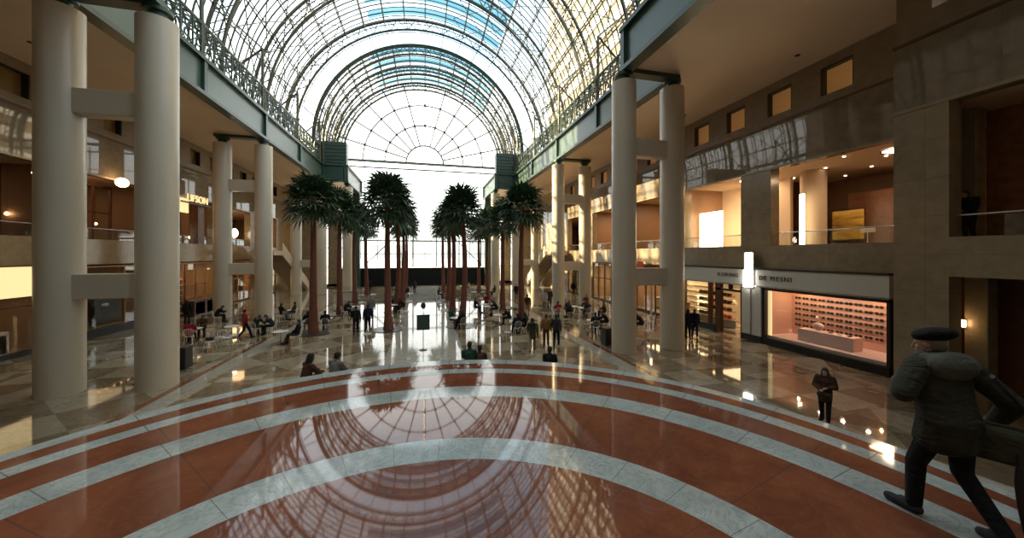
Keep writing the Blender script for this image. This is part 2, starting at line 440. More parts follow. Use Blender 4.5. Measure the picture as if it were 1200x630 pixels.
# ---- soffits ("ceiling") and upper decks
c = MB()
for s in (-1, 1):
    xw = 19.0
    c.box(s * (WN + .32), s * (xw + .6), -12, Y1 - .2, ZS, ZS + .25)
    c.box(s * (WW + .32), s * (xw + .6), Y1 - .2, Y3 + .2, ZS, ZS + .25)
    c.box(s * (WN + .32), s * (xw + .6), Y3 + .2, YB, ZS, ZS + .25)
struct('ceiling', c, 'soffit_plaster')
r = MB()
for s in (-1, 1):
    r.box(s * (RN + .3), s * 24, -12, Y1, 16.3, 16.6); r.box(s * (RW + .2), s * 24, Y1, Y3, 16.3, 16.6); r.box(s * (RN + .3), s * 24, Y3, YB, 16.3, 16.6)
    r.box(s * (WN + .32), s * (RN + .25), -12, Y1, 16.3, 16.45); r.box(s * (WW + .32), s * (RW + .2), Y1, Y3, 16.3, 16.45); r.box(s * (WN + .32), s * (RN + .25), Y3, YB, 16.3, 16.45)
struct('ceiling_roof', r, 'upper_stone')

# ---- steel girders
def girder(x, y0, y1, s, label):
    t = thing('steel_girder', label, 'girder', (x, y0, 14.28), group='green steel edge girders')
    L = y1 - y0
    MB().box(-.05, .05, 0, L, .2, 2.1).build('web', 'girder_face', t)
    MB().box(-.3, .3, 0, L, 0, .22).build('bottom_flange', 'green_steel', t)
    MB().box(-.3, .3, 0, L, 2.05, 2.28).build('top_flange', 'green_steel', t)
    n = max(1, round(L / 8.25))
    for k in range(n + 1):
        y = min(max(k * L / n, .2), L - .2)
        MB().box(-.24, .24, y - .16, y + .16, .2, 2.06).build('stiffener', 'green_steel', t)
def xgirder(x0, x1, y, label):
    t = thing('steel_girder', label, 'girder', (min(x0, x1), y, 14.28), group='green steel edge girders')
    L = abs(x1 - x0)
    MB().box(0, L, -.05, .05, .2, 2.1).build('web', 'green_steel', t)
    MB().box(0, L, -.28, .28, 0, .22).build('bottom_flange', 'green_steel', t)
    MB().box(0, L, -.28, .28, 2.05, 2.28).build('top_flange', 'green_steel', t)
for s, side in ((-1, 'left'), (1, 'right')):
    girder(s * WN, -12, Y1, s, f'teal green steel girder over the nearest columns on the {side}, beside the camera')
    girder(s * WW, Y1, Y3, s, f'long teal green steel girder running over the {side} columns of the middle bay')
    girder(s * WN, Y3, YB, s, f'short green girder at the far end on the {side} side')
    xgirder(s * (WN + .3), s * (WW + .3), Y1, f'dark green cross girder on top of the nearest {side} column pair')
    xgirder(s * (WW + .3), s * (WO + .5), Y2, f'dark green cross girder on top of the second {side} column pair')
    xgirder(s * (WN + .3), s * (WO + .5), Y3, f'dark green cross girder on top of the third {side} column pair')
    # dark louvre box where the vault steps in
    t = thing('step_housing', f'dark green panelled box at the {side} foot of the far arch where the vault narrows', 'housing', (s * 13.4, Y3 + .2, 14.6))
    MB().box(-3.5, 3.5, 0, 1.2, 2.0, 4.9).build('panel', 'green_steel', t)
    for k in range(6): MB().box(-3.55, 3.55, -.08, .02, 2.15 + k * .45, 2.3 + k * .45).build('louvre', 'green_steel', t)

# ---- glazed vault
def arc(R, y, n=40, a0=0.0, a1=PI, z=ZV): return [(R * math.cos(a0 + (a1 - a0) * i / n), y, z + R * math.sin(a0 + (a1 - a0) * i / n)) for i in range(n + 1)]
def vault(y0, y1, R, Ri, label, nbay, nrib, zfoot, cross=True):
    t = thing('glass_vault', label, 'vault')
    def leg(mb, rr, y, r):
        for s in (-1, 1): mb.tube((s * rr, y, zfoot), (s * rr, y, ZV), r)
    L = y1 - y0
    for k in range(nbay + 1):                                   # trussed main arches
        y = y0 + .1 + (L - .2) * k / nbay
        a = MB(); a.ring_tube(arc(R - .15, y), .17, 6); leg(a, R - .15, y, .17)
        a.ring_tube(arc(Ri, y), .15, 6); leg(a, Ri, y, .15)
        n = 44; A = arc(R - .15, y, n); B = arc(Ri, y, n)
        for i in range(n): a.tube(A[i], B[i + 1] if i % 2 else B[i], .05, 4); a.tube(B[i], A[i + 1], .045, 4)
        for s in (-1, 1):
            for j in range(4):
                z = zfoot + (ZV - zfoot) * j / 4; z2 = zfoot + (ZV - zfoot) * (j + 1) / 4
                a.tube((s * (R - .15), y, z), (s * Ri, y, z2), .03, 4)
        a.build('arch_truss', 'vault_steel', t)
    for k in range(nrib + 1):                                   # light glazing ribs
        y = y0 + L * k / nrib
        a = MB(); a.ring_tube(arc(R - .06, y), .075, 5); leg(a, R - .06, y, .075)
        a.ring_tube(arc(R - .6, y), .055, 5); leg(a, R - .6, y, .055)
        a.build('glazing_rib', 'vault_steel', t)
    npur = 20
    for k in range(npur + 1):
        an = PI * k / npur; a = MB()
        ca, sa = math.cos(an), math.sin(an)
        p = lambda rr, y: (rr * ca, y, ZV + rr * sa)
        a.tube(p(R - .1, y0), p(R - .1, y1), .075, 5); a.tube(p(R - .6, y0), p(R - .6, y1), .055, 5)
        for j in range(nrib):
            ya, yb = y0 + L * j / nrib, y0 + L * (j + 1) / nrib
            a.tube(p(R - .1, ya), p(R - .6, (ya + yb) / 2), .03, 4); a.tube(p(R - .6, (ya + yb) / 2), p(R - .1, yb), .03, 4)
            if j % 2: a.ell(p(R - .6, ya), (.11,) * 3, n=6, m=4)
        a.build('purlin', 'vault_steel', t)
    if cross:                                                   # tie rods at the sides
        for s in (-1, 1):
            for b in range(nbay):
                ya, yb = y0 + L * b / nbay, y0 + L * (b + 1) / nbay; a = MB()
                for i in range(4 if s < 0 else 6):
                    a0, a1 = PI * i / 14, PI * (i + 1) / 14
                    q = lambda an, y: (s * (Ri + .05) * math.cos(an), y, ZV + (Ri + .05) * math.sin(an))
                    ym = (ya + yb) / 2
                    for u, v in ((ya, ym), (ym, yb)): a.tube(q(a0, u), q(a1, v), .045, 4); a.tube(q(a0, v), q(a1, u), .045, 4)
                a.build('brace_rods', 'vault_steel', t)
    g = MB(); n = 60
    A = [(R, y0, zfoot)] + arc(R, y0, n) + [(-R, y0, zfoot)]; B = [(p[0], y1, p[2]) for p in A]
    g.v += A + B; m = len(A)
    for i in range(m - 1): g.f.append((i, i + 1, m + i + 1, m + i))
    g.build('glass_skin', 'sky_tint_glass', t, True)
    return t
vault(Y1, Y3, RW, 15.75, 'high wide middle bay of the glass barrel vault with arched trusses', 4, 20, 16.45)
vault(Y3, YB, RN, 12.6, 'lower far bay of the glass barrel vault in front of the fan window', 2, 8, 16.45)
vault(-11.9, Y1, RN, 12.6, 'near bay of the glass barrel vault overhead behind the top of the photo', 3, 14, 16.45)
def step_glaze(y, label, Ro, Ri, n=40):
    t = thing('stepped_gable', label, 'glazing', (0, y, 0))
    g = MB(); A = [(p[0], 0, p[2]) for p in arc(Ro, 0, n)]; B = [(p[0], 0, p[2]) for p in arc(Ri, 0, n)]
    g.v += A + B
    for i in range(n): g.f.append((i, i + 1, n + 2 + i, n + 1 + i))
    for s in (-1, 1): g.poly([(s * Ri, 0, 16.5), (s * Ro, 0, 16.5), (s * Ro, 0, ZV), (s * Ri, 0, ZV)])
    g.build('glass_skin', 'vault_glass', t)
    for k in range(21):
        an = PI * k / 20; MB().tube((Ri * math.cos(an), 0, ZV + Ri * math.sin(an)), (Ro * math.cos(an), 0, ZV + Ro * math.sin(an)), .05, 5).build('spoke', 'vault_steel', t)
    for rr, th in ((Ri, .16), (Ro - .1, .22), ((Ro + Ri) / 2, .05)):
        MB().ring_tube([(p[0], 0, p[2]) for p in arc(rr, 0, 60)], th, 6).build('ring', 'green_steel', t)
step_glaze(Y3, 'glazed crescent above the far arch where the vault steps down', RW, RN)
step_glaze(Y1, 'glazed crescent above the near arch overhead', RW, RN)

# lattice rails and props that stand on the girders
def lattice(x, y0, y1, s, side):
    t = thing('lattice_truss', f'dark lattice truss with round plates standing on the {side} girder below the vault', 'truss', (x, y0, 16.56))
    L = y1 - y0
    MB().tube((0, 0, .08), (0, L, .08), .07).build('bottom_chord', 'green_steel', t)
    MB().tube((0, 0, 2.1), (0, L, 2.1), .1).tube((0, 0, 1.15), (0, L, 1.15), .05).build('top_chord', 'green_steel', t)
    n = int(L / 1.03)
    a = MB()
    for i in range(n):
        ya, yb = L * i / n, L * (i + 1) / n
        a.tube((0, ya, .08), (0, ya, 2.1), .055, 5); a.tube((0, ya, .08), (0, yb, 2.1), .045, 4); a.tube((0, yb, .08), (0, ya, 2.1), .045, 4); a.tube((0, ya, 2.1), (s * 2.6, ya, 3.6), .045, 4)
        a.ring_tube([(0, (ya + yb) / 2 + .2 * math.cos(q * PI / 6), .79 + .2 * math.sin(q * PI / 6)) for q in range(12)], .05, 4, closed=True); a.lathe([(0, 0)], n=3, cap=False) if False else None
    a.build('web_members', 'green_steel', t)
    nb = max(1, round(L / 8.25)); 
    for k in range(nb + 1):
        y = min(L * k / nb + .05, L - .1)
        b = MB(); b.tube((0, y, 0), (0, y, 5.2), .12); b.tube((0, y, 5.2), (s * 2.3, y, 3.0), .08); b.tube((0, y, 1.5), (s * 2.5, y, 4.2), .07)
        b.tube((0, y, 5.2), (s * 1.8, y, 6.8), .07)
        b.build('prop', 'vault_steel', t)
for s, side in ((-1, 'left'), (1, 'right')): lattice(s * (WW + .1), Y1 + .3, Y3 - .3, s, side)

# ---- back wall: fan window and lower glazing
w = thing('window_1', None, None, (0, YB, 0)); w['kind'] = 'structure'
g = MB(); n = 48; A = [(p[0], 0, p[2]) for p in arc(RN, 0, n)]
g.poly([(RN, 0, 2.9)] + A + [(-RN, 0, 2.9)]); g.build('pane', 'vault_glass', w)
ZC = ZV + .4
for R_, r_ in ((3.0, .12), (6.3, .1), (9.6, .1), (12.9, .1), (13.7, .2)):
    MB().ring_tube([(p[0], -.1, p[2]) for p in arc(R_, 0, 48, z=ZC if R_ < 13 else ZV)], r_, 6).build('fan_arc', 'green_steel', w)
for k in range(1, 12):
    an = PI * k / 12; R0 = 3.0 if k % 2 == 0 else 3.0
    MB().tube((R0 * math.cos(an), -.1, ZC + R0 * math.sin(an)), (13.3 * math.cos(an), -.1, ZC + 13.3 * math.sin(an)), .1, 6).build('fan_spoke', 'green_steel', w)
    for rr in (6.3, 9.6): MB().ell((rr * math.cos(an), -.2, ZC + rr * math.sin(an)), (.24, .24, .24), n=8, m=6).build('fan_node', 'green_steel', w)
# horizontal wind truss
a = MB(); zz = ZV + .1
a.tube((-13.6, -.2, zz + .35), (13.6, -.2, zz + .35), .13); a.tube((-13.6, -.2, zz - .75), (13.6, -.2, zz - .75), .11)
a.tube((-13.6, -1.2, zz - .1), (13.6, -1.2, zz - .1), .08)
for k in range(18):
    x0, x1 = -13.6 + 27.2 * k / 18, -13.6 + 27.2 * (k + 1) / 18
    a.tube((x0, -.2, zz + .35), ((x0 + x1) / 2, -1.2, zz - .1), .035, 4); a.tube(((x0 + x1) / 2, -1.2, zz - .1), (x1, -.2, zz - .75), .035, 4)
a.build('wind_truss', 'green_steel', w)
for x in (-9.3, -5.6, -1.9, 1.9, 5.6, 9.3): MB().box(x - .10, x + .10, -.25, .05, 2.9, 8.0).box(x - .03, x + .03, -.12, .05, 8.0, ZV).build('mullion', 'green_steel', w)
for x in (-7.4, -3.7, 0, 3.7, 7.4): MB().box(x - .04, x + .04, -.12, .05, 2.9, 7.2).build('mullion', 'green_steel', w)
for z, hz_ in ((5.1, .05), (7.2, .1), (10.6, .035), (13.6, .025), (16.5, .035)): MB().box(-10, 10, -.14, .05, z - hz_, z + hz_).build('transom', 'green_steel', w)
a = MB()
for s in (-1, 1):
    a.tube((s * 5.3, -.6, 7.2), (s * 9.3, -.6, 3.2), .08); a.tube((s * 5.3, -.6, 7.2), (s * 2.6, -.6, 10.2), .06)
a.build('diagonal_brace', 'green_steel', w)
t = tag(MB().box(-12.4, 12.4, YB - 1.4, YB - 1.2, 0, 2.85).build('hoarding', 'black_cloth'), 'long black hoarding along the foot of the back glazing', 'barrier')
b = MB()
for s in (-1, 1):
    b.box(s * 10, s * 11.1, YB - .2, YB + .4, 0, ZS + 2)
    b.box(s * 13.2, s * 14.6, YB - .2, YB + .4, 0, ZS + 2)
    b.box(s * 16.6, s * 27, YB - .2, YB + .4, 0, ZS + 2)
    b.box(s * 11.1, s * 16.6, YB - .2, YB + .4, 12.6, ZS + 2); b.box(s * 10.6, s * 16.6, YB - .2, YB + .4, 0, .4)
struct('wall_back', b, 'brown_stone')
for s, nm in ((-1, 'window_2'), (1, 'window_3')):
    w2 = thing(nm, None, None, (s * 13.9, YB, 0)); w2['kind'] = 'structure'
    MB().poly([(-2.8, 0, .4), (2.8, 0, .4), (2.8, 0, 12.6), (-2.8, 0, 12.6)]).build('pane', 'vault_glass', w2)
    for z in (3, 6, 9): MB().box(-2.8, 2.8, -.08, .05, z - .06, z + .06).build('transom', 'dark_frame', w2)
    for x in (-1.9, 1.8): MB().box(x - .05, x + .05, -.08, .05, .4, 12.6).build('mullion', 'dark_frame', w2)
# dark flanking piers inside
for s, side in ((-1, 'left'), (1, 'right')):
    tag(MB().box(s * 10.2 - .55, s * 10.2 + .55, YB - 2.6, YB - 1.5, 0, 14.3).build('dark_pier', 'green_steel', bevel=.03), f'dark square pier at the {side} end of the back glazing', 'pier')
# ------------------------------------------------------------------ side walls
def wallbox(mb, s, xi, th, y0, y1, z0, z1): mb.box(s * xi, s * (xi + th), y0, y1, z0, z1)
def facade(s, xi, y0, y1, ops2, z2, opsg, zg, smalls, nm, zs=(12.7, 14.05)):
    """wall with ground openings, second floor openings and a row of small top windows"""
    lo, band, up = MB(), MB(), MB()
    def row(mb, ops, za, zb, off=0.0, th=.6):
        cur = y0
        for a, b in sorted(ops):
            if a > cur: wallbox(mb, s, xi + off, th, cur, a, za, zb)
            cur = max(cur, b)
        if cur < y1: wallbox(mb, s, xi + off, th, cur, y1, za, zb)
    row(lo, opsg, 0, zg); wallbox(lo, s, xi, .6, y0, y1, zg, z2[0]); row(lo, ops2, z2[0], z2[1])
    wallbox(up, s, xi + .14, .46, y0, y1, 12.2, zs[0]); row(up, smalls, zs[0], zs[1], .14, .46); wallbox(up, s, xi + .14, .46, y0, y1, zs[1], ZS + 1.8)
    wallbox(band, s, xi, .6, y0, y1, z2[1], 12.2)
    o = struct('wall_' + nm, lo, 'brown_stone' if s > 0 else 'amber_lit_stone')
    struct('wall_' + nm, up, 'upper_stone'); struct('wall_' + nm, band, 'polished_stone')
    struct('trim_1', MB().box(s * (xi - .05), s * (xi + .1), y0, y1, 12.16, 12.26), 'bronze')
    struct('trim_2', MB().box(s * (xi - .05), s * (xi + .1), y0, y1, z2[1] - .05, z2[1] + .06), 'brown_stone')
R2 = [(10.2, 15.5), (17.4, 22.2), (24.4, 29.6), (31.5, 36.9), (38.8, 44.0)]
RG = [(10.25, 15.8), (17.1, 22.6), (24.4, 29.6), (31.5, 36.9), (38.8, 44.0)]
sm = [(11.7 + 2.77 * k, 13.05 + 2.77 * k) for k in range(12)]
facade(1, XR, 8.8, YB, R2, (5.5, 9.75), RG, 4.15, sm, 'right')
RN2 = [(1.6, 7.45)]
facade(1, XRN, -12, 8.8, RN2, (5.55, 9.9), [(1.6, 7.45)], 4.3, [(6.6, 7.9), (3.4, 4.7)], 'right', (13.1, 14.3))
L2 = [(19.6, 24.6), (25.9, 31.4), (33.4, 38.8), (40.6, 45.8), (48, 53)]
facade(-1, -XL, -12, YB, L2, (5.9, 9.75), [(17.5, 24.6), (25.9, 31.4), (33.4, 38.8), (40.6, 45.8), (48, 53)], 4.4, [(7.85 + 2.77 * k, 9.2 + 2.77 * k) for k in range(17)], 'left', (12.75, 14.0))
struct('wall_rear', MB().box(-27.5, 27.5, -12.4, -12, 0, 34), 'brown_stone')
b = MB()
b.box(XRN + .6, XR + .6, 8.2, 8.8, 0, ZS)
struct('wall_right', b, 'brown_stone')
# rooms behind the walls: floors, ceilings, backs
for s, nm, xi, y0, fl in ((1, 'right', XR + .6, 8.8, 5.2), (-1, 'left', -XL + .6, -12, 5.4)):
    struct('floor_upper', MB().box(s * xi, s * 27, y0, YB, 4.5, fl), 'room_floor')
    struct('ceiling_upper', MB().box(s * xi, s * 27, y0, YB, 9.95, 10.2), 'room_ceiling')
    struct('ceiling_top', MB().box(s * xi, s * 27, y0, YB, 14.3, 14.5), 'room_ceiling')
    struct('wall_' + nm, MB().box(s * 27, s * 27.5, -12, YB, 0, 14.6), 'room_wall')
struct('floor_upper', MB().box(XRN + .6, 27, -12, 8.8, 4.5, 5.35), 'room_floor')
struct('ceiling_upper', MB().box(XRN + .6, 27, -12, 8.8, 9.95, 10.2), 'room_ceiling')
struct('wall_partition', MB().box(19.2, 27, 8.9, 9.0, 5.2, 9.95).box(19.2, 27, 22.9, 23.1, 5.2, 9.95).box(19.2, 27, 30.4, 30.6, 0, 9.95).box(19.2, 27, 38, 38.2, 0, 9.95), 'room_wall')
struct('wall_partition', MB().box(-27, -19.8, 25.2, 25.4, 0, 9.95).box(-27, -19.8, 32.2, 32.4, 0, 9.95).box(-27, -19.8, 39.6, 39.8, 0, 9.95).box(-27, -19.8, 17, 17.2, 0, 9.95), 'room_wall')

# ---- top row windows (recessed panes)
for s, xi, L, y in ((1, XR, sm, 'right'), (-1, -XL, [(7.85 + 2.77 * k, 9.2 + 2.77 * k) for k in range(17)], 'left')):
    for k, (a, b_) in enumerate(L):
        wz = MB(); wz.box(s * (xi + .45), s * (xi + .5), a, b_, 12.7, 14.05)
        o = wz.build('window_%d' % (4 + k + (0 if s > 0 else 20)), 'lit_pane' if s > 0 else 'amber_glass'); o['kind'] = 'structure'
        fr = MB(); fr.box(s * (xi + .16), s * (xi + .46), b_ - .06, b_, 12.7, 14.05).box(s * (xi + .16), s * (xi + .46), a, a + .05, 12.7, 14.05).box(s * (xi + .16), s * (xi + .46), a, b_, 13.98, 14.05)
        f2 = fr.build('window_frame', 'dark_frame', o)

# ---- glass balustrades with a metal rail in the second floor openings
def balustrade(s, xi, y0, y1, z, label, mat='glass'):
    t = thing('balustrade', label, 'railing', (s * (xi + .32), y0, z), group='glass balustrades of the upper floor')
    L = y1 - y0
    n = max(1, round(L / 1.6))
    for k in range(n):
        MB().box(-.01, .01, L * k / n + .02, L * (k + 1) / n - .02, 0, .62).build('glass_panel', mat, t)
    MB().tube((-.02 * s, 0, .68), (-.02 * s, L, .68), .03, 8).build('handrail', 'steel', t)
names = ['nearest', 'second', 'third', 'fourth', 'fifth']
for k, (a, b_) in enumerate(R2): balustrade(1, XR, a, b_, 5.5, f'glass railing with steel handrail in the {names[k]} opening of the set-back right wall upstairs')
balustrade(1, XRN, 1.6, 7.45, 5.55, 'glass railing with steel handrail at the far right edge of the photo upstairs')
for k, (a, b_) in enumerate(L2[:4]): balustrade(-1, -XL, a, b_, 5.9, f'glass railing with steel handrail in the {names[k]} upstairs opening on the left wall')

# ------------------------------------------------------------------ the eyewear shop on the right
shop = thing('shop_fascia', 'long white shop fascia with spaced dark lettering above the eyewear shop on the right', 'sign', (XR, 0, 0))
MB().box(-.28, 0, 10.2, 22.6, 3.2, 4.13).build('fascia_board', 'white_panel', shop, bevel=.015)
MB().box(-.34, 0, 10.2, 22.6, 4.13, 4.22).build('top_trim', 'dark_frame', shop)
MB().box(-.31, 0, 10.2, 22.6, 3.14, 3.2).build('bottom_trim', 'steel', shop)
def text(s, parent, mat, size, y, z, x, facing, name='lettering', space=1.0, ext=.012):
    cu = bpy.data.curves.new(name, 'FONT'); cu.body = s; cu.size = size; cu.extrude = ext; cu.space_character = space
    cu.align_x = 'CENTER'; cu.align_y = 'CENTER'
    cu.materials.append(M[mat]); q = bpy.data.objects.new('tmp', cu); COL.objects.link(q); dg = bpy.context.evaluated_depsgraph_get()
    me = bpy.data.meshes.new_from_object(q.evaluated_get(dg)); bpy.data.objects.remove(q); bpy.data.curves.remove(cu); me.name = name; o = link(name, me, parent)
    if facing < 0: R = Matrix(((0, 0, -1), (-1, 0, 0), (0, 1, 0)))
    else: R = Matrix(((0, 0, 1), (1, 0, 0), (0, 1, 0)))
    o.matrix_local = Matrix.Translation((x, y, z)) @ R.to_4x4()
    return o
text('ILURING', shop, 'dark_frame', .34, 18.1, 3.72, -.295, -1, space=1.25)
text('DE MESNI', shop, 'dark_frame', .36, 15.05, 3.66, -.295, -1, space=1.25)
t = thing('shop_pilaster', 'white panelled pilaster between the shop doorway and the pink window', 'pilaster', (XR, 16.45, 0))
MB().box(-.3, 0, -.62, .62, .36, 3.2).build('panel', 'white_panel', t, bevel=.015)
MB().box(-.33, 0, -.03, .03, .36, 3.2).build('joint_strip', 'steel', t)
MB().box(-.34, 0, -.66, .66, 0, .36).build('plinth', 'black', t)
# display window
t = thing('display_window', 'wide glowing shop window with pink eyewear wall, right of the white pilaster', 'shop window', (XR, 0, 0))
MB().box(-.3, 0, 10.2, 15.8, 0, .36).build('base', 'black', t)
MB().box(-.24, -.05, 15.66, 15.8, .36, 3.14).box(-.24, -.05, 10.2, 10.32, .36, 3.14).box(-.24, -.05, 10.2, 15.8, 3.0, 3.14).build('frame', 'black', t)
MB().box(-.16, -.14, 10.32, 15.66, .36, 3.0).build('pane', 'glass', t)
MB().box(-.05, 1.95, 10.25, 15.78, .36, .5).build('display_floor', 'pink_white', t)
MB().box(1.75, 1.9, 10.25, 15.78, .5, 3.1).build('eyewear_wall', 'pink_wall', t)
MB().box(0, 1.9, 15.68, 15.78, .5, 3.1).box(0, 1.9, 10.25, 10.33, .5, 3.1).build('side_wall', 'pink_wall', t)
MB().box(0, 1.9, 10.25, 15.78, 3.1, 3.2).build('display_ceiling', 'pink_white', t)
MB().box(0.02, .1, 15.5, 15.66, .5, 3.0).build('lit_strip', 'amber_box', t)
tag(MB().box(XR + .45, XR + 1.05, 11.9, 14.4, .502, 1.12).build('display_plinth', 'pink_white', bevel=.02), 'long pale pink box plinth inside the eyewear window', 'plinth')
# mannequin torso on the plinth
t = thing('mannequin', 'pinkish mannequin head and shoulders sitting on the pale plinth in the shop window', 'mannequin', (XR + .75, 13.6, 1.12))
MB().ell((0, 0, .22), (.16, .26, .2)).cap((0, 0, .36), .055, (0, 0, .5), .05).build('bust', 'pink_white', t, True)
MB().ell((-.02, 0, .6), (.105, .085, .13)).build('head', 'pink_white', t, True)
MB().ell((.03, 0, .66), (.11, .1, .1)).build('hair', 'wood', t, True)
for k, (yy, lab) in enumerate(((13.0, 'dark'), (12.6, 'pale'), (12.2, 'dark'))):
    o = MB().lathe([(.0, 0), (.09, .01), (.1, .05), (.02, .08)], n=16).build('folded_scarf', 'cream' if lab == 'pale' else 'wood_dark', None, True); o.location = (XR + .7, yy, 1.12)
    tag(o, f"small rounded {lab} accessory on the pink plinth, {['next to the mannequin','middle one','farthest from the mannequin'][k]}", 'accessory', 'accessories on the plinth')
g = MB()
for e in (-1, 1):
    g.ring_tube([(0, e * .068 + .058 * math.cos(q * PI / 6), .044 * math.sin(q * PI / 6)) for q in range(12)], .008, 5, closed=True)
    g.lathe([(.055, -.003), (.055, .003)], n=10)
    base = len(g.v) - 20
    for i in range(base, len(g.v)):
        x, y, z = g.v[i]; g.v[i] = (z, y + e * .068, x * .76)
    g.tube((0, e * .125, .02), (.12, e * .13, .015), .006, 4)
g.tube((0, -.014, .015), (0, .014, .015), .007, 4)
sun_me = g.mesh('sunglasses', 'black', True)
ordn = ['first', 'second', 'third', 'fourth', 'fifth', 'sixth', 'seventh', 'eighth', 'ninth', 'tenth', 'eleventh', 'twelfth', 'thirteenth']
for c in range(12):
    for r_ in range(7):
        o = link('sunglasses', sun_me); o.location = (XR + 1.69, 15.3 - c * .405, 2.86 - r_ * .3); o.scale = (1, 1.25, 1.35)
        tag(o, f'dark sunglasses on the pink wall, {ordn[r_]} row from top, {ordn[c]} column from left', 'sunglasses', 'sunglasses on the pink wall')
# doorway with dark frames and counter
t = thing('shop_door_frame', 'dark bronze framed entrance of the shop left of the white pilaster', 'door frame', (XR, 0, 0))
MB().box(-.2, .05, 18.75, 19.15, 0, 3.14).box(-.2, .05, 17.1, 17.25, 0, 3.14).box(-.2, .05, 17.1, 19.15, 2.7, 2.85).box(-.2, .05, 18.0, 18.12, 2.85, 3.14).box(-.2, .05, 19.6, 19.75, .4, 3.14).build('frame', 'bronze', t)
MB().box(-.1, -.08, 17.25, 18.0, 2.86, 3.14).box(-.1, -.08, 18.12, 18.75, 2.86, 3.14).build('transom_glass', 'glass', t)
MB().box(-.25, .0, 19.15, 22.6, 0, .4).build('sill', 'black', t)
MB().box(-.13, -.11, 19.75, 22.5, .4, 3.14).build('side_glass', 'glass', t)
t = thing('display_shelves', 'tall lit display shelves with goods seen through the shop glass near the doorway', 'shelves', (XR + 1.7, 0, 0))
MB().box(0, .05, 19.4, 22.6, 0, .5).build('back_panel', 'cream', t)
for z in (.6, 1.1, 1.6, 2.1, 2.6): MB().box(-.35, 0, 19.4, 22.6, z, z + .04).build('shelf', 'wood', t)
rr = random.Random(5)
goods = []
for zi, z in enumerate((.64, 1.14, 1.64, 2.14)):
    for k in range(7):
        goods.append((XR + 1.52, 19.7 + k * .42, z, zi, k))
bag_me = []
for mname in ('wood_dark', 'black', 'orange_red', 'cream'):
    m_ = MB(); m_.box(-.08, .08, -.13, .13, 0, .2); m_.ring_tube([(0, .09 * math.cos(PI * q / 8), .2 + .09 * math.sin(PI * q / 8)) for q in range(9)], .012, 5); bag_me.append((m_.mesh('handbag', mname), {'wood_dark': 'brown', 'black': 'black', 'orange_red': 'red', 'cream': 'cream'}[mname]))
for x, y, z, zi, k in goods:
    me, cn = rr.choice(bag_me); o = link('handbag', me); o.location = (x, y, z)
    tag(o, f"small {cn} handbag on the lit shelves, {['lowest','second lowest','third lowest','top'][zi]} filled shelf, {ordn[k]} from the doorway", 'bag', 'goods on the lit shop shelves')
t = thing('shop_counter', 'low reddish wood counter with shelves seen through the open shop doorway', 'counter', (XR + 3.6, 19.2, 0))
MB().box(0, .6, -2.6, 1.2, 0, .12).build('base', 'wood_dark', t)
for z in (.32, .55, .78): MB().box(0, .6, -2.6, 1.2, z, z + .07).build('shelf', 'wood', t)
for y in (-2.6, -.7, 1.12): MB().box(.02, .6, y, y + .08, .12, .8).build('upright', 'wood_dark', t)
struct('wall_shop', MB().box(XR + 5, XR + 5.2, 9, 30.4, 0, 4.4), 'cream')
struct('ceiling_shop', MB().box(XR + .6, 27, 9, 30.4, 3.6, 3.7).box(XR + .6, 27, 30.6, 44, 3.9, 4.0), 'room_ceiling')

# ---- generic glazed shopfronts
def shopfront(s, xi, y0, y1, h, label, frame='dark_frame', glow=None, sign=None, base=.15, nm=3):
    t = thing('shopfront', label, 'shopfront', (s * xi, y0, 0)); L = y1 - y0; X = lambda v: s * v
    MB().box(X(.02), X(.16), 0, L, h - .1, h).box(X(.02), X(.16), 0, .1, 0, h).box(X(.02), X(.16), L - .1, L, 0, h).build('frame', frame, t)
    for k in range(1, nm): MB().box(X(.03), X(.15), L * k / nm - .04, L * k / nm + .04, base, h - .1).build('mullion', frame, t)
    MB().box(X(.03), X(.15), .1, L - .1, 2.4, 2.48).build('transom', frame, t)
    MB().box(X(.0), X(.2), 0, L, 0, base).build('plinth', 'black', t)
    MB().box(X(.08), X(.1), .1, L - .1, base, h - .1).build('pane', 'glass', t)
    if sign: MB().box(X(-.12), X(.02), 0, L, sign[0], sign[1]).build('light_fascia', sign[2], t)
    return t
def counter(s, x, y, L, h, w, label, top, body):
    t = thing('counter', label, 'counter', (s * x, y, 0))
    MB().box(0, w, 0, L, 0, h - .06).build('body', body, t, bevel=.01)
    MB().box(-.05, w + .05, -.05, L + .05, h - .06, h).build('worktop', top, t, bevel=.01)
    for k in range(3): MB().box(-.015, 0, L * (k + .1) / 3, L * (k + .9) / 3, .12, h - .15).build('front_panel', top, t)
    return t
def shelves(s, x, y, L, label, mat='wood'):
    t = thing('shelf_unit', label, 'shelves', (s * x, y, 0))
    MB().box(0, .05 * s, 0, L, 0, 2.9).build('back_panel', mat, t)
    for k in range(6): MB().box(-.35 * s, 0, 0, L, .3 + k * .48, .34 + k * .48).build('shelf', 'cream', t)
    MB().box(-.35 * s, 0, 0, .05, 0, 2.9).box(-.35 * s, 0, L - .05, L, 0, 2.9).build('side_panel', mat, t)
    return t
lab_r = ['third', 'fourth', 'fifth']
for k, (a, b_) in enumerate(RG[2:]):
    shopfront(1, XR, a, b_, 4.1, f"glazed shopfront with gold light behind, {['just beyond the nearest right columns','between the nearest and second right columns','beyond the second right columns'][k]}", 'bronze', nm=4)
    counter(1, XR + 2.4, a + .8, 3.6, 1.0, .7, f"golden wood counter inside the {['first','second','third'][k]} glazed shop beyond the nearest right columns", 'cream', 'wood')
    shelves(1, XR + 5.2, a + .3, 4.4, f"lit shelving on the back wall of the {['first','second','third'][k]} glazed shop beyond the nearest right columns")
shopfront(-1, -XL, 17.5, 24.6, 2.9, 'shop window under a glowing cream fascia at the far left edge', 'bronze', base=.25, nm=2)
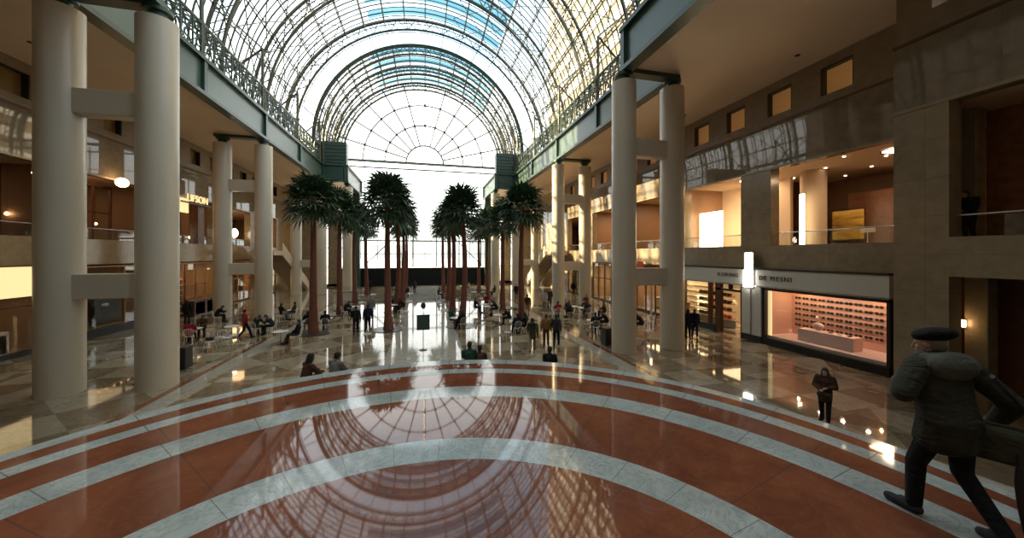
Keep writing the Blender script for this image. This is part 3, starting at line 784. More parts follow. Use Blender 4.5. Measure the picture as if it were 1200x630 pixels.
t = thing('light_fascia', 'glowing cream light box sign over the shop at the left edge of the photo', 'sign', (XL, 17.5, 0))
MB().box(0, .35, 0, 5.4, 2.95, 4.4).build('light_box', 'amber_box', t, bevel=.02)
MB().box(-.02, .38, -.02, 5.42, 4.4, 4.48).box(-.02, .38, -.02, 5.42, 2.88, 2.95).build('edge_trim', 'bronze', t)
counter(-1, -XL + .9, 19.4, 3.6, 1.15, -.7, 'white lit counter inside the shop window at the far left edge', 'cream', 'pink_white')
t = thing('juice_machine', 'dark round topped machine standing on the counter at the far left', 'machine', (XL - 1.3, 21.4, 1.15))
MB().box(-.25, .25, -.4, .4, 0, .5).build('body', 'dark_frame', t, bevel=.04)
MB().ell((0, 0, .62), (.25, .36, .2), n=20).build('bowl', 'steel', t, True)
o = MB().box(-.2, .2, -.3, .3, 0, .35).build('carton', 'orange_red', None, bevel=.02); o.location = (XL - 1.2, 22.35, 1.15); tag(o, 'red box on the counter beside the dark machine at the far left', 'box')
o = MB().box(-.2, .2, -.2, .2, 0, .25).build('carton', 'cream', None, bevel=.02); o.location = (XL - 1.1, 20.7, 1.15); tag(o, 'small cream box on the counter left of the dark machine', 'box')
shopfront(-1, -XL, 25.9, 31.4, 4.3, 'dim shopfront with wood panels between the two nearest left columns', 'wood', nm=2, base=.5)
t = thing('oven_unit', 'dark appliance cabinet with a shiny disc behind the glass between the two nearest left columns', 'appliance', (XL - 1.3, 27.4, 0))
MB().box(-.4, .4, 0, 2.4, .5, 2.3).build('cabinet', 'dark_frame', t, bevel=.03)
MB().box(.4, .44, .15, 2.25, 1.1, 2.15).build('door', 'black', t); MB().ell((.5, .9, 1.75), (.06, .3, .13), n=20).build('disc', 'steel', t, True)
for k in range(6):
    o = MB().ell((0, 0, 0), (.05, .07, .05), n=8, m=6).build('hanging_lamp', 'shop_glow'); o.location = (XL + .05, 26.6 + k * .55, 3.3)
    MB().tube((0, 0, .04), (0, 0, 1.05), .008, 4).build('cord', 'black', o)
    tag(o, f'tiny orange pendant lamp over the dim left shopfront, {ordn[k]} in the row from the camera', 'lamp', 'tiny orange pendants')
shopfront(-1, -XL, 33.4, 38.8, 4.3, 'amber lit glass shopfront left of the second left columns', 'wood', nm=4)
counter(-1, -XL - 1.2, 33.6, 4.6, 1.25, -.7, 'dark bar counter in front of the amber shopfront left of the second left columns', 'dark_frame', 'wood_dark')
shelves(-1, -XL + 2.5, 33.6, 4.6, 'back bar shelving behind the dark counter on the left')
shopfront(-1, -XL, 40.6, 45.8, 4.3, 'lit glass shopfront with orange glow between the second left columns', 'wood', nm=4)
counter(-1, -XL + 1.6, 41.4, 3.4, 1.1, -.7, 'orange lit counter behind the glass between the second left columns', 'orange_red', 'wood')
shopfront(-1, -XL, 48, 53, 4.3, 'far left shopfront with tall cream light panels', 'bronze', nm=3)
for k in range(3):
    o = MB().box(XL - .5, XL - .3, 48.5 + k * 1.6, 49.4 + k * 1.6, .5, 3.9).build('lightbox', 'amber_box', None, bevel=.02)
    tag(o, f"tall cream light panel in the far left shopfront, {['nearest','middle','farthest'][k]} of three", 'lightbox', 'cream light panels')
# lettering over the left upper opening
t = thing('lit_sign', 'gold letters on a dark rail high on the left wall beside the nearest inner column', 'sign', (XL + .02, 36, 9.5))
MB().box(0, .12, -2.0, 2.0, -.25, -.12).build('sign_rail', 'dark_frame', t)
text('LIFSON', t, 'amber_box', .85, 0, .2, .14, 1, space=1.05, ext=.04)

# ---- glazed shopfronts and shelving of the upper left floor
for k, (a, b_) in enumerate(L2[:4]):
    up = shopfront(-1, -XL + 2.6, a, b_, 4.3, f'upstairs glazed shopfront in the {names[k]} opening of the left wall', 'wood_dark', nm=4); up.location.z = 5.42
    shelves(-1, -XL + 5.5, a + .4, 4.2, f'upstairs lit shelving in the {names[k]} opening of the left wall').location.z = 5.42
    if k < 3: counter(-1, -XL + 4.0, a + .8, 3.0, 1.1, -.7, f'upstairs wood counter in the {names[k]} opening of the left wall', 'cream', 'wood').location.z = 5.42
t = thing('pilaster_sun_glow', 'glaring gold and white glow added for sunlight on the pilaster by the shop window', 'lamp', (XR - .35, 16.55, 3.1))
MB().box(-.16, .0, -.26, .26, 0, 1.0).build('lower_glow', 'sun_spot_glow', t, bevel=.06); MB().box(-.1, .0, -.22, .22, 1.0, 2.0).build('upper_glow', 'gold_glow', t, bevel=.06); MB().box(0, .05, -.3, .3, -.05, 2.05).build('backplate', 'steel', t)  # glowing boxes added for a bright patch of sun on the pilaster
# ---- upper rooms: furnishings, lamps, panels
def disc_light(x, y, z, r, label, mat='white_light', grp='round ceiling lights upstairs'):
    t = thing('ceiling_light', label, 'ceiling light', (x, y, z), group=grp)
    MB().lathe([(r, -.03), (r * 1.12, -.05), (r * 1.12, 0), (r, 0)], n=28, cap=False).build('rim', 'bronze', t)
    MB().lathe([(r, -.03), (r, -.01)], n=28).build('diffuser', mat, t)
disc_light(21.6, 11.6, 9.93, .62, 'large round ceiling light upstairs, right end of the nearest right opening')
disc_light(20.8, 19.0, 9.93, .4, 'round ceiling light upstairs in the second opening of the right wall')
disc_light(23.0, 17.8, 9.93, .22, 'small round ceiling light upstairs near the left end of the nearest right opening')
disc_light(20.4, 26.5, 9.93, .4, 'round ceiling light upstairs in the third opening of the right wall')
disc_light(20.4, 34, 9.93, .4, 'round ceiling light upstairs in the fourth opening of the right wall')
k = 0
for x, y in ((20.5, 13.2), (22.4, 12.6), (24.2, 12.2), (24.3, 14.3), (25.6, 16.4), (22.2, 15.2), (19, 3.6), (21, 5.2), (20, 1.5)):
    k += 1
    o = MB().lathe([(.06, -.02), (.06, 0)], n=12).build('downlight', 'white_light'); o.location = (x, y, 9.94)
    tag(o, f"tiny recessed downlight in the upper right ceiling, {'near corner room' if y < 9 else 'nearest set-back room'}, {ordn[k - 1]} of the scatter", 'downlight', 'tiny upstairs downlights')
struct('wall_partition', MB().box(24.6, 24.8, 9.0, 15.6, 5.2, 8.6).box(24.6, 24.8, 18.6, 22.9, 5.2, 9.95), 'wood_dark')
o = tag(MB().lathe([(.62, 0), (.62, 4.75)], n=32).build('round_pillar', 'room_ceiling', None, True), 'thick plain round pillar upstairs inside the nearest right opening', 'pillar'); o.location = (22.4, 16.0, 5.2)
o = tag(MB().box(-.06, .06, -.12, .12, 0, 3.2).build('sunlit_strip', 'gold_glow', None, bevel=.02), 'glaring vertical strip of painted sunlight beside the round pillar upstairs', 'light');  # emission paints the narrow shaft of sunlight on the pillar
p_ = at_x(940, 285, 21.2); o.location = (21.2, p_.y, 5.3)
pa = at_x(975, 246, 24.5); pb = at_x(1012, 246, 24.5); yc = (pa.y + pb.y) / 2; wp = abs(pa.y - pb.y)
t = thing('painting', 'golden landscape painting on the dark wall upstairs in the nearest right opening', 'painting', (24.55, yc, 5.9))
MB().box(-.03, 0, -wp / 2, wp / 2, 0, 1.75).build('canvas', 'painting', t); MB().box(-.06, .02, -wp / 2 - .05, wp / 2 + .05, -.06, 0).box(-.06, .02, -wp / 2 - .05, wp / 2 + .05, 1.75, 1.81).build('frame', 'dark_frame', t)
lamp('SPOT', (23.2, yc, 9.2), 35, (1, .8, .5), .1, (0, math.radians(-25), 0), spot=1.0)
pc = at_x(1017, 272, 22.5)
t = thing('sign_stand', 'small white sign on a post upstairs right of the golden painting', 'sign stand', (22.5, pc.y, 5.2))
MB().tube((0, 0, 0), (0, 0, .95), .025, 8).lathe([(.18, 0), (.18, .03)], n=16).build('post', 'steel', t); MB().box(-.02, .02, -.32, .32, .95, 1.25).build('panel', 'white_panel', t)
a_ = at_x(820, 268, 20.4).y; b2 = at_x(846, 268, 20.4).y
o = MB().box(20.4, 20.5, min(a_, b2), max(a_, b2), 5.3, 8.1).build('window_50', 'gold_glow'); o['kind'] = 'structure'  # emission paints sunlight falling on the inner wall; no opening here
struct('wall_partition', MB().box(22.72, 22.95, 17.6, 24, 5.2, 9.95), 'room_ceiling')
t = thing('exit_sign', 'tiny red exit sign hanging upstairs in the second right opening', 'sign', (20.9, 18.6, 8.9))
MB().box(-.03, .03, -.2, .2, 0, .2).build('sign_box', 'orange_red', t); MB().tube((0, 0, .2), (0, 0, 1.05), .012, 5).build('hanger', 'dark_frame', t)
text('EXIT', t, 'amber_box', .17, 0, .1, -.035, -1, ext=.004)
# near right upper room
tag(MB().box(17.9, 18.4, at_x(1146, 200, 18).y, at_x(1128, 200, 18).y, 5.35, 9.95).build('stone_pier', 'brown_stone', None, bevel=.02), 'square stone pier behind the standing dark figure at the far right upstairs', 'pier')
struct('wall_partition', MB().box(18.9, 19.1, 4.9, 7.9, 5.35, 9.95), 'wood')
tag(MB().box(19.8, 20.4, 2.2, 4.2, 5.35, 6.3).build('reception_desk', 'wood', None, bevel=.02), 'low wood desk in the upper room at the far right edge', 'desk')
o = MB().lathe([(.1, 0), (.14, .25)], n=16).build('table_lamp', 'warm_light'); o.location = (20.1, 3.4, 6.55); MB().tube((0, 0, -.25), (0, 0, 0), .02, 8).build('stem', 'bronze', o); tag(o, 'small glowing lamp on the low desk upstairs at the far right edge', 'lamp')
# near right ground: stone pier, timber doors, sconce
tag(MB().box(17.0, 17.5, at_x(1158, 350, 17).y, at_x(1130, 350, 17).y, 0, 4.3).build('stone_pier', 'brown_stone', None, bevel=.02), 'square stone pier at ground level behind the man in the beret', 'pier')
t = thing('timber_door', 'dark reddish timber doors at the far right edge beyond the walking man', 'door', (17.8, 2.2, 0))
leafs = [MB().box(0, .08, 0, 1.6, 0, 3.6).build('leaf', 'wood', t, bevel=.01), MB().box(0, .08, 1.65, 3.2, 0, 3.6).build('leaf', 'wood', t, bevel=.01)]
MB().box(-.05, .12, -.15, 0, 0, 4.3).box(-.05, .12, 3.2, 3.35, 0, 4.3).box(-.05, .12, -.15, 3.35, 3.6, 4.3).build('frame', 'wood_dark', t)
for y, lf in zip((1.5, 1.75), leafs): MB().tube((-.06, y, .9), (-.06, y, 1.6), .018, 8).tube((-.06, y, 1.0), (0, y, 1.0), .012, 6).tube((-.06, y, 1.5), (0, y, 1.5), .012, 6).build('handle', 'steel', lf)
struct('wall_partition', MB().box(17.9, 18.1, -8, 8.1, 0, 4.5), 'wood_dark')
pz = at_x(1121, 377, 17.2)
t = thing('wall_sconce', 'small glowing amber wall lamp just above the beret of the walking man', 'lamp', (16.95, at_x(1126, 377, 16.95).y, 2.75))
MB().box(-.02, 0, -.1, .1, -.15, .15).build('backplate', 'bronze', t); MB().box(-.16, -.03, -.14, .14, -.1, .12).build('shade', 'warm_light', t, bevel=.02)
struct('floor_inner', MB().box(16.6, 27, -12, 8.8, -.01, .004), 'room_floor')
# left upstairs
tag(MB().box(XL - 2.4, XL - 2.3, 27.6, 28.9, 6.6, 8.6).build('lightbox', 'shop_glow', None), 'orange glowing panel upstairs between the two nearest left columns', 'lightbox')
tag(MB().box(XL - 2.2, XL - 2.1, 26.4, 27.2, 5.5, 7.4).build('advert_screen', 'screen', None), 'pale lit advert panel upstairs between the two nearest left columns', 'advert panel')
tag(MB().box(XL - .45, XL - .3, 33.5, 35.6, 8.5, 9.7).build('lightbox', 'amber_box', None), 'cream light panel upstairs just right of the inner nearest left column', 'lightbox')
tag(MB().box(XL - .75, XL - .15, 36.6, 37.5, 5.9, 9.7).build('timber_post', 'wood_dark', None), 'dark red timber post in the upstairs opening near the gold letters', 'post')
tag(MB().box(XL - 2, XL - 1.9, 33.8, 36.4, 5.8, 7.6).build('advert_screen', 'screen', None), 'pale lit panel upstairs behind the railing near the gold letters', 'advert panel')
pos = [(XL + .5, at_x(143, 211, XL + .5).y, 9.55, 'glowing amber lamp under the upper band between the two nearest left columns', 'warm_light', .3),
       (XL + .5, 22.5, 9.0, 'small amber lamp at the upper left edge left of the nearest outer column', 'warm_light', .1)]
for x, y, z, lb, mt, r_ in pos:
    t = thing('wall_lamp', lb, 'lamp', (x, y, z)); MB().ell((0, 0, 0), (r_, r_ * 1.2, r_), n=16).build('globe', mt, t, True); MB().tube((-.5 if x > XL + .6 else -.4, 0, .1), (0, 0, .05), .02, 6).build('bracket', 'bronze', t)
def globe(px, py, X, r_, lb, mt='white_light'):
    p = at_x(px, py, X); t = thing('light_column', lb, 'lamp', (X, p.y, 5.4))
    MB().lathe([(.12, 0), (.12, .06), (.03, .08), (.03, p.z - 5.4 - r_)], n=16).build('stand', 'bronze', t)
    MB().ell((0, 0, p.z - 5.4), (r_, r_, r_ * 1.6), n=20, m=12).build('globe', mt, t, True)
for k, (px, py, X) in enumerate(((8, 250, -22), (22, 238, -23), (30, 282, -21.4), (14, 292, -21), (112, 262, -22), (150, 246, -23), (228, 262, -22), (240, 250, -23.5), (232, 300, -21), (290, 240, -23), (276, 300, -21.5), (222, 278, -21.6))):
    p = at_x(px, py, X); o = MB().ell((0, 0, 0), (.09, .09, .09), n=12, m=8).build('pendant_lamp', 'warm_light', None, True); o.location = p
    zc_ = 9.93 if p.z > 5.5 else 4.45
    MB().tube((0, 0, .08), (0, 0, max(.2, zc_ - p.z)), .008, 4).build('cord', 'black', o)
    tag(o, f"small glowing pendant lamp in the left rooms, {ordn[k]} of the twelve", 'lamp', 'small pendants of the left rooms')
globe(275, 273, XL - .7, .3, 'glaring oval white lamp between the second pair of left columns', 'white_light')
globe(294, 268, XL - .7, .22, 'tall thin white lamp just left of the second inner left column', 'white_light')
# stairs at the far ends of the side aisles
def far_stair(s, side):
    t = thing('aisle_staircase', f'solid sided staircase coming down in the far {side} aisle beyond the second columns', 'staircase', (s * 17, 45.6, 0))
    a = MB(); n = 28
    for k in range(n): a.box(-1.0, 1.0, k * .34, (k + 1) * .34, max(0, 5.4 - (k + 1) * .19 - .35), 5.4 - k * .19)
    a.build('flight', 'step_marble', t)
    for e in (-1, 1):
        MB().poly([(e * 1.05, 0, 4.9), (e * 1.05, 0, 6.4), (e * 1.05, n * .34, 1.1), (e * 1.05, n * .34, 0)], .06, 0).build('side_panel', 'room_ceiling' if s < 0 else 'cream', t)
        MB().tube((e * 1.08, 0, 6.46), (e * 1.08, n * .34, 1.16), .04, 8).build('handrail', 'steel', t)
    MB().box(-1.1, 1.1, -2.5, 0, 4.9, 5.4).build('top_landing', 'room_ceiling', t)
far_stair(-1, 'left'); far_stair(1, 'right')
o = MB().box(-.02, .02, -.45, .45, 0, 1.7).build('banner', 'orange_red', None); p_ = at_x(750, 344, 17.9); o.location = (17.9, p_.y, 2.7)
MB().tube((0, -.5, 1.72), (0, .5, 1.72), .02, 6).build('rod', 'steel', o); MB().tube((0, 0, 1.72), (.7, 0, 1.72), .02, 6).build('bracket', 'steel', o)
tag(o, 'orange red hanging banner seen between the nearest pair of right columns', 'banner')
t = thing('light_post', 'slim white light post between the nearest pair of right columns', 'lamp', (17.7, at_x(763, 380, 17.7).y, 0)); MB().lathe([(.16, 0), (.16, .05), (.07, .08), (.07, 3.4)], n=16).build('post', 'white_metal', t); MB().lathe([(.09, 3.4), (.09, 3.9)], n=16).build('lamp_head', 'gold_glow', t)
# ------------------------------------------------------------------ palms
def leaf_fan(mb, base, d, up, size, rnd):
    """one fan leaf: stalk and a folded fan of blades"""
    d = d.normalized(); side = d.cross(up).normalized(); n = side.cross(d).normalized()
    tip = base + d * size * .62 + Vector((0, 0, -.06 * size))
    mb.ring_tube([base, base.lerp(tip, .5) + n * .03, tip], [.014, .011, .007], 4)
    N = 13
    for i in range(N):
        an = math.radians(-118 + 236 * i / (N - 1))
        v = (d * math.cos(an) + side * math.sin(an)); L = size * (.62 + .2 * math.cos(an)) * rnd.uniform(.85, 1.08)
        w = .055 * size; pv = v.cross(n).normalized()
        droop = Vector((0, 0, -1)) * L * rnd.uniform(.12, .38)
        a = tip; m_ = tip + v * L * .55 + n * .02; e = tip + v * L + droop
        i0 = len(mb.v)
        mb.v += [tuple(a), tuple(m_ + pv * w), tuple(m_ - n * w * .5), tuple(m_ - pv * w), tuple(e)]
        mb.f += [(i0, i0 + 1, i0 + 2), (i0, i0 + 2, i0 + 3), (i0 + 1, i0 + 4, i0 + 2), (i0 + 2, i0 + 4, i0 + 3)]
def crown_mesh(seed):
    rnd = random.Random(seed); mb = MB()
    for k in range(66):
        el = math.radians(-40 + 122 * ((k / 66) ** .9)); az = k * 2.39996 + rnd.uniform(-.2, .2)
        d = Vector((math.cos(el) * math.cos(az), math.cos(el) * math.sin(az), math.sin(el)))
        leaf_fan(mb, Vector((0, 0, -.15 + .45 * k / 66)) + d * .12, d, Vector((0, 0, 1)) if abs(el) < 1.3 else Vector((1, 0, 0)), rnd.uniform(1.2, 1.62), rnd)
    return mb.mesh('foliage', 'palm_leaf')
crowns = [crown_mesh(s) for s in (1, 2, 3)]
ring_me = MB().lathe([(.0, .0), (1.05, .0), (1.05, .03), (.42, .04), (.42, .02), (.0, .02)], n=28, cap=False).mesh('root_grate', 'dark_frame', True)
rw = ['front', 'second', 'third', 'back']; cl = ['far left', 'inner left', 'inner right', 'far right']
prnd = random.Random(11)
for r_, y in enumerate((24.7, 32.0, 39.0, 46.5)):
    for c, x in enumerate((-6.9, -2.4, 2.4, 6.9)):
        xx = x + prnd.uniform(-.08, .08); Hh = 8.3 + prnd.uniform(-.3, .35)
        t = thing('palm_tree', f'tall palm with slender red brown trunk, {rw[r_]} row, {cl[c]} of the four', 'palm tree', (xx, y, 0), prnd.uniform(0, 6), 'indoor palm grove')
        bend = prnd.uniform(-.25, .25); b2 = prnd.uniform(-.2, .2)
        pts = []; rad = []
        for k in range(19):
            u = k / 18; pts.append((bend * math.sin(u * PI) , b2 * math.sin(u * PI * .8), Hh * u)); rad.append((.235 - .10 * u + .10 * math.exp(-u * 14)) * (1 + .03 * (k % 2)))
        MB().ring_tube(pts, rad, 12).build('trunk', 'trunk', t, True)
        o = link('foliage', crowns[(r_ + c) % 3], t); o.location = (pts[-1][0], pts[-1][1], Hh); o.rotation_euler = (0, 0, prnd.uniform(0, 6)); sc_ = prnd.uniform(.92, 1.1); o.scale = (sc_,) * 3
        link('root_grate', ring_me, t)

# ------------------------------------------------------------------ cafe chairs and tables
def cyl_ring(r, z, n=20): return [(r * math.cos(2 * PI * i / n), r * math.sin(2 * PI * i / n), z) for i in range(n)]
seat = MB(); seat.ring_tube(cyl_ring(.21, .45), .012, 6, closed=True)
for k in range(-4, 5): 
    w = math.sqrt(max(0, .21 ** 2 - (k * .045) ** 2)); seat.tube((k * .045, -w, .45), (k * .045, w, .45), .005, 4)
seat.lathe([(.2, .44), (.2, .447)], n=20)
back = MB(); back.ring_tube([(-.2, -.17, .45), (-.22, -.24, .7), (-.17, -.26, .85), (0, -.27, .89), (.17, -.26, .85), (.22, -.24, .7), (.2, -.17, .45)], .012, 6)
for k in range(-3, 4): back.tube((k * .055, -.205, .47), (k * .055, -.262, .86), .005, 4)
chair_me = {'seat': seat.mesh('seat', 'white_metal'), 'backrest': back.mesh('backrest', 'white_metal')}
leg_me = [MB().tube((sx * .14, sy * .14, .45), (sx * .2, sy * .21, 0), .012, 6).mesh('leg', 'white_metal') for sx in (-1, 1) for sy in (-1, 1)]
def chair(x, y, rz, label):
    t = thing('cafe_chair', label, 'chair', (x, y, 0), rz, 'white metal cafe chairs')
    for k, me in chair_me.items(): link(k, me, t)
    for me in leg_me: link('leg', me, t)
    return t
tt_me = MB().lathe([(0, .71), (.38, .71), (.39, .72), (.38, .735), (0, .735)], n=28, cap=False).mesh('tabletop', 'white_metal')
tp_me = MB().lathe([(.03, .02), (.025, .71)], n=12).mesh('pedestal', 'steel', True); tb_me = MB().lathe([(.24, 0), (.24, .015), (.04, .05)], n=24).mesh('base', 'dark_frame', True)
def table(x, y, label):
    t = thing('cafe_table', label, 'table', (x, y, 0), 0, 'round cafe tables')
    link('tabletop', tt_me, t); link('pedestal', tp_me, t); link('base', tb_me, t)

# ------------------------------------------------------------------ people
def remesh(mb, vox, smooth=4, name='body', mat=None):
    me = mb.mesh(name, mat); o = bpy.data.objects.new('tmp', me); COL.objects.link(o)
    r = o.modifiers.new('r', 'REMESH'); r.mode = 'VOXEL'; r.voxel_size = vox; r.use_smooth_shade = True
    s = o.modifiers.new('s', 'SMOOTH'); s.factor = .5; s.iterations = smooth
    dg = bpy.context.evaluated_depsgraph_get(); out = bpy.data.meshes.new_from_object(o.evaluated_get(dg))
    bpy.data.objects.remove(o); out.name = name
    if mat and not out.materials: out.materials.append(M[mat])
    return out
V = Vector
def base_pose():
    return dict(pel=V((0, 0, .94)), waist=V((0, 0, 1.1)), chest=V((0, 0, 1.28)), neck=V((0, -.01, 1.48)), head=V((0, .02, 1.63)),
                sh=[V((-.185, -.01, 1.42)), V((.185, -.01, 1.42))], el=[V((-.25, -.04, 1.14)), V((.25, -.04, 1.14))], wr=[V((-.26, .07, .89)), V((.26, .07, .89))],
                hip=[V((-.09, 0, .92)), V((.09, 0, .92))], kn=[V((-.1, .03, .5)), V((.1, .03, .5))], an=[V((-.11, -.02, .09)), V((.11, -.02, .09))], toe=[V((-.13, .15, .035)), V((.13, .15, .035))], hand=[None, None], look=0.0, tilt=0.0)
def pose(kind):
    p = base_pose()
    if kind == 'walk':
        p['kn'] = [V((-.1, -.02, .5)), V((.1, .2, .53))]; p['an'] = [V((-.1, -.32, .16)), V((.1, .3, .1))]; p['toe'] = [V((-.11, -.2, .03)), V((.11, .47, .06))]
        p['el'] = [V((-.25, .06, 1.15)), V((.25, -.16, 1.16))]; p['wr'] = [V((-.24, .27, 1.0)), V((.26, -.16, .9))]
    if kind == 'hold':
        p['el'] = [V((-.26, .02, 1.15)), V((.26, .02, 1.15))]; p['wr'] = [V((-.09, .26, 1.16)), V((.1, .24, 1.08))]; p['tilt'] = .25; p['head'] = V((0, .05, 1.62))
        p['kn'] = [V((-.09, .07, .5)), V((.09, .02, .5))]; p['an'] = [V((-.09, .1, .09)), V((.09, -.08, .09))]; p['toe'] = [V((-.11, .27, .035)), V((.12, .09, .035))]
    if kind in ('sit', 'sit_lean', 'sit_back'):
        p.update(pel=V((0, -.02, .55)), waist=V((0, -.03, .7)), chest=V((0, 0, .88)), neck=V((0, .02, 1.08)), head=V((0, .06, 1.22)),
                 sh=[V((-.185, 0, 1.02)), V((.185, 0, 1.02))], el=[V((-.25, .12, .8)), V((.25, .12, .8))], wr=[V((-.12, .36, .79)), V((.13, .34, .79))],
                 hip=[V((-.09, 0, .53)), V((.09, 0, .53))], kn=[V((-.12, .42, .53)), V((.12, .42, .53))], an=[V((-.12, .38, .09)), V((.12, .46, .09))], toe=[V((-.13, .55, .035)), V((.14, .63, .035))], tilt=.25)
        if kind == 'sit_lean':
            p.update(waist=V((0, .02, .7)), chest=V((0, .13, .86)), neck=V((0, .26, 1.0)), head=V((0, .36, 1.1)), sh=[V((-.18, .2, .96)), V((.18, .2, .96))], el=[V((-.25, .34, .74)), V((.25, .34, .74))], wr=[V((-.1, .52, .8)), V((.1, .52, .8))], tilt=.6)
        if kind == 'sit_back':
            p.update(chest=V((0, -.07, .88)), neck=V((0, -.1, 1.08)), head=V((0, -.07, 1.22)), sh=[V((-.185, -.08, 1.02)), V((.185, -.08, 1.02))], el=[V((-.27, 0, .78)), V((.27, 0, .78))], wr=[V((-.14, .22, .66)), V((.14, .24, .66))], an=[V((-.1, .6, .09)), V((.14, .5, .09))], toe=[V((-.11, .77, .05)), V((.16, .67, .035))], tilt=.1)
    if kind == 'sit_step':
        p.update(pel=V((0, 0, .11)), waist=V((0, .01, .27)), chest=V((0, .06, .45)), neck=V((0, .1, .64)), head=V((0, .15, .78)),
                 sh=[V((-.185, .08, .58)), V((.185, .08, .58))], el=[V((-.21, .24, .37)), V((.21, .24, .37))], wr=[V((-.1, .44, .34)), V((.1, .44, .34))],
                 hip=[V((-.09, 0, .1)), V((.09, 0, .1))], kn=[V((-.13, .42, .2)), V((.13, .42, .2))], an=[V((-.12, .5, -.23)), V((.12, .5, -.23))], toe=[V((-.13, .66, -.29)), V((.13, .66, -.29))], tilt=.3)
    if kind == 'lean_rail':
        p['el'] = [V((-.28, .1, 1.12)), V((.28, .1, 1.12))]; p['wr'] = [V((-.18, .34, 1.05)), V((.18, .34, 1.05))]; p['chest'] = V((0, .06, 1.28)); p['neck'] = V((0, .1, 1.47)); p['head'] = V((0, .15, 1.6))
    if kind == 'hero':
        p.update(pel=V((0, 0, .93)), waist=V((0, .03, 1.08)), chest=V((0, .07, 1.27)), neck=V((0, .1, 1.47)), head=V((-.01, .15, 1.61)),
                 sh=[V((-.2, .07, 1.41)), V((.2, .05, 1.41))], el=[V((-.37, .03, 1.19)), V((.42, -.1, 1.13))], wr=[V((-.17, .24, 1.22)), V((.40, .02, .9))],
                 hip=[V((-.1, 0, .91)), V((.1, 0, .91))], kn=[V((-.11, .16, .5)), V((.11, .0, .49))], an=[V((-.12, .17, .09)), V((.13, -.26, .13))], toe=[V((-.16, .35, .035)), V((.15, -.1, .03))], tilt=.3, look=.5)
    return p
def limb(mb, a, ra, b, rb): mb.cap(a, ra, b, rb, 10)
def hand_tubes(mb, wr, d, side, flip, curl=.35, s=1.0):
    """palm, four fingers of unequal length and a thumb leaving the side of the palm"""
    d = d.normalized(); side = (side - d * side.dot(d)).normalized(); n = d.cross(side).normalized() * flip
    pc = wr + d * .05 * s
    R = Matrix((side, n, d)).transposed()
    mb.ell(pc, (.04 * s, .016 * s, .052 * s), R, 10, 8)
    for k, (off, L) in enumerate(((-.029, .062), (-.01, .075), (.01, .078), (.029, .068))):
        b0 = wr + d * .088 * s + side * off * s; b0 -= side * 0
        p1 = b0 + (d * math.cos(curl * .5) + n * math.sin(curl * .5)) * L * .45 * s
        p2 = p1 + (d * math.cos(curl * 1.5) + n * math.sin(curl * 1.5)) * L * .32 * s
        p3 = p2 + (d * math.cos(curl * 2.4) + n * math.sin(curl * 2.4)) * L * .25 * s
        mb.ring_tube([b0 - d * .012, b0, p1, p2, p3], [.009 * s, .009 * s, .0085 * s, .008 * s, .006 * s], 7)
    t0 = wr + d * .03 * s + side * .032 * s; t1 = t0 + (d * .7 + side * .6 + n * .3).normalized() * .035 * s; t2 = t1 + (d * .95 + side * .1 + n * .4).normalized() * .03 * s
    mb.ring_tube([t0 - side * .012, t0, t1, t2], [.011 * s, .0105 * s, .0095 * s, .007 * s], 7)
def head_parts(mb, p, big=False):
    h = p['head']; R = Euler((-p['tilt'], 0, p['look']), 'XYZ').to_matrix() if True else None
    q = lambda x, y, z: h + R @ V((x, y, z))
    mb.ell(q(0, -.01, .02), (.076, .096, .098), R, 16, 12); mb.ell(q(0, .025, -.045), (.058, .066, .07), R, 14, 10)
    mb.ell(q(0, .083, -.095), (.026, .022, .02), R, 8, 6)
    mb.cap(q(0, .09, .005), .009, q(0, .112, -.025), .013, 8)
    for e in (-1, 1):
        mb.ell(q(e * .077, -.005, -.01), (.01, .02, .032), R, 8, 6); mb.ell(q(e * .032, .082, .012), (.016, .012, .01), R, 8, 6)
        mb.ell(q(e * .034, .068, -.03), (.022, .02, .02), R, 8, 6)
    mb.ell(q(0, .094, -.055), (.024, .01, .009), R, 8, 6)
    limb(mb, p['neck'] - V((0, 0, .06)), .062, p['neck'].lerp(h, .55), .055)
    return R
def body_mesh(p, vox, curl=.4, flip=1):
    mb = MB(); head_parts(mb, p)
    mb.ell(p['chest'], (.15, .1, .18)); mb.ell(p['waist'], (.13, .095, .16)); mb.ell(p['pel'], (.15, .105, .13))
    for i in (0, 1):
        limb(mb, p['sh'][i], .055, p['el'][i], .04); limb(mb, p['el'][i], .04, p['wr'][i], .026)
        limb(mb, p['chest'] + V((0, 0, .1)), .07, p['sh'][i], .055)
        limb(mb, p['hip'][i], .085, p['kn'][i], .052); limb(mb, p['kn'][i], .05, p['an'][i], .034); limb(mb, p['an'][i] - V((0, 0, .03)), .034, p['toe'][i], .026)
    if vox < .009:
        for i in (0, 1): hand_tubes(mb, p['wr'][i], p['wr'][i] - p['el'][i], V((1 if i == 0 else -1, .2, 0)), 1, curl)
        return remesh(mb, vox, 2, 'body', 'skin')
    me = remesh(mb, vox, 2, 'body', 'skin')
    h = MB()
    for i in (0, 1): hand_tubes(h, p['wr'][i], p['wr'][i] - p['el'][i], V((1 if i == 0 else -1, .2, 0)), 1, curl)
    hm = h.mesh('h', None, True); bm = bmesh.new(); bm.from_mesh(me); bm.from_mesh(hm); bm.to_mesh(me); bm.free(); bpy.data.meshes.remove(hm)
    for f in me.polygons: f.use_smooth = True
    return me
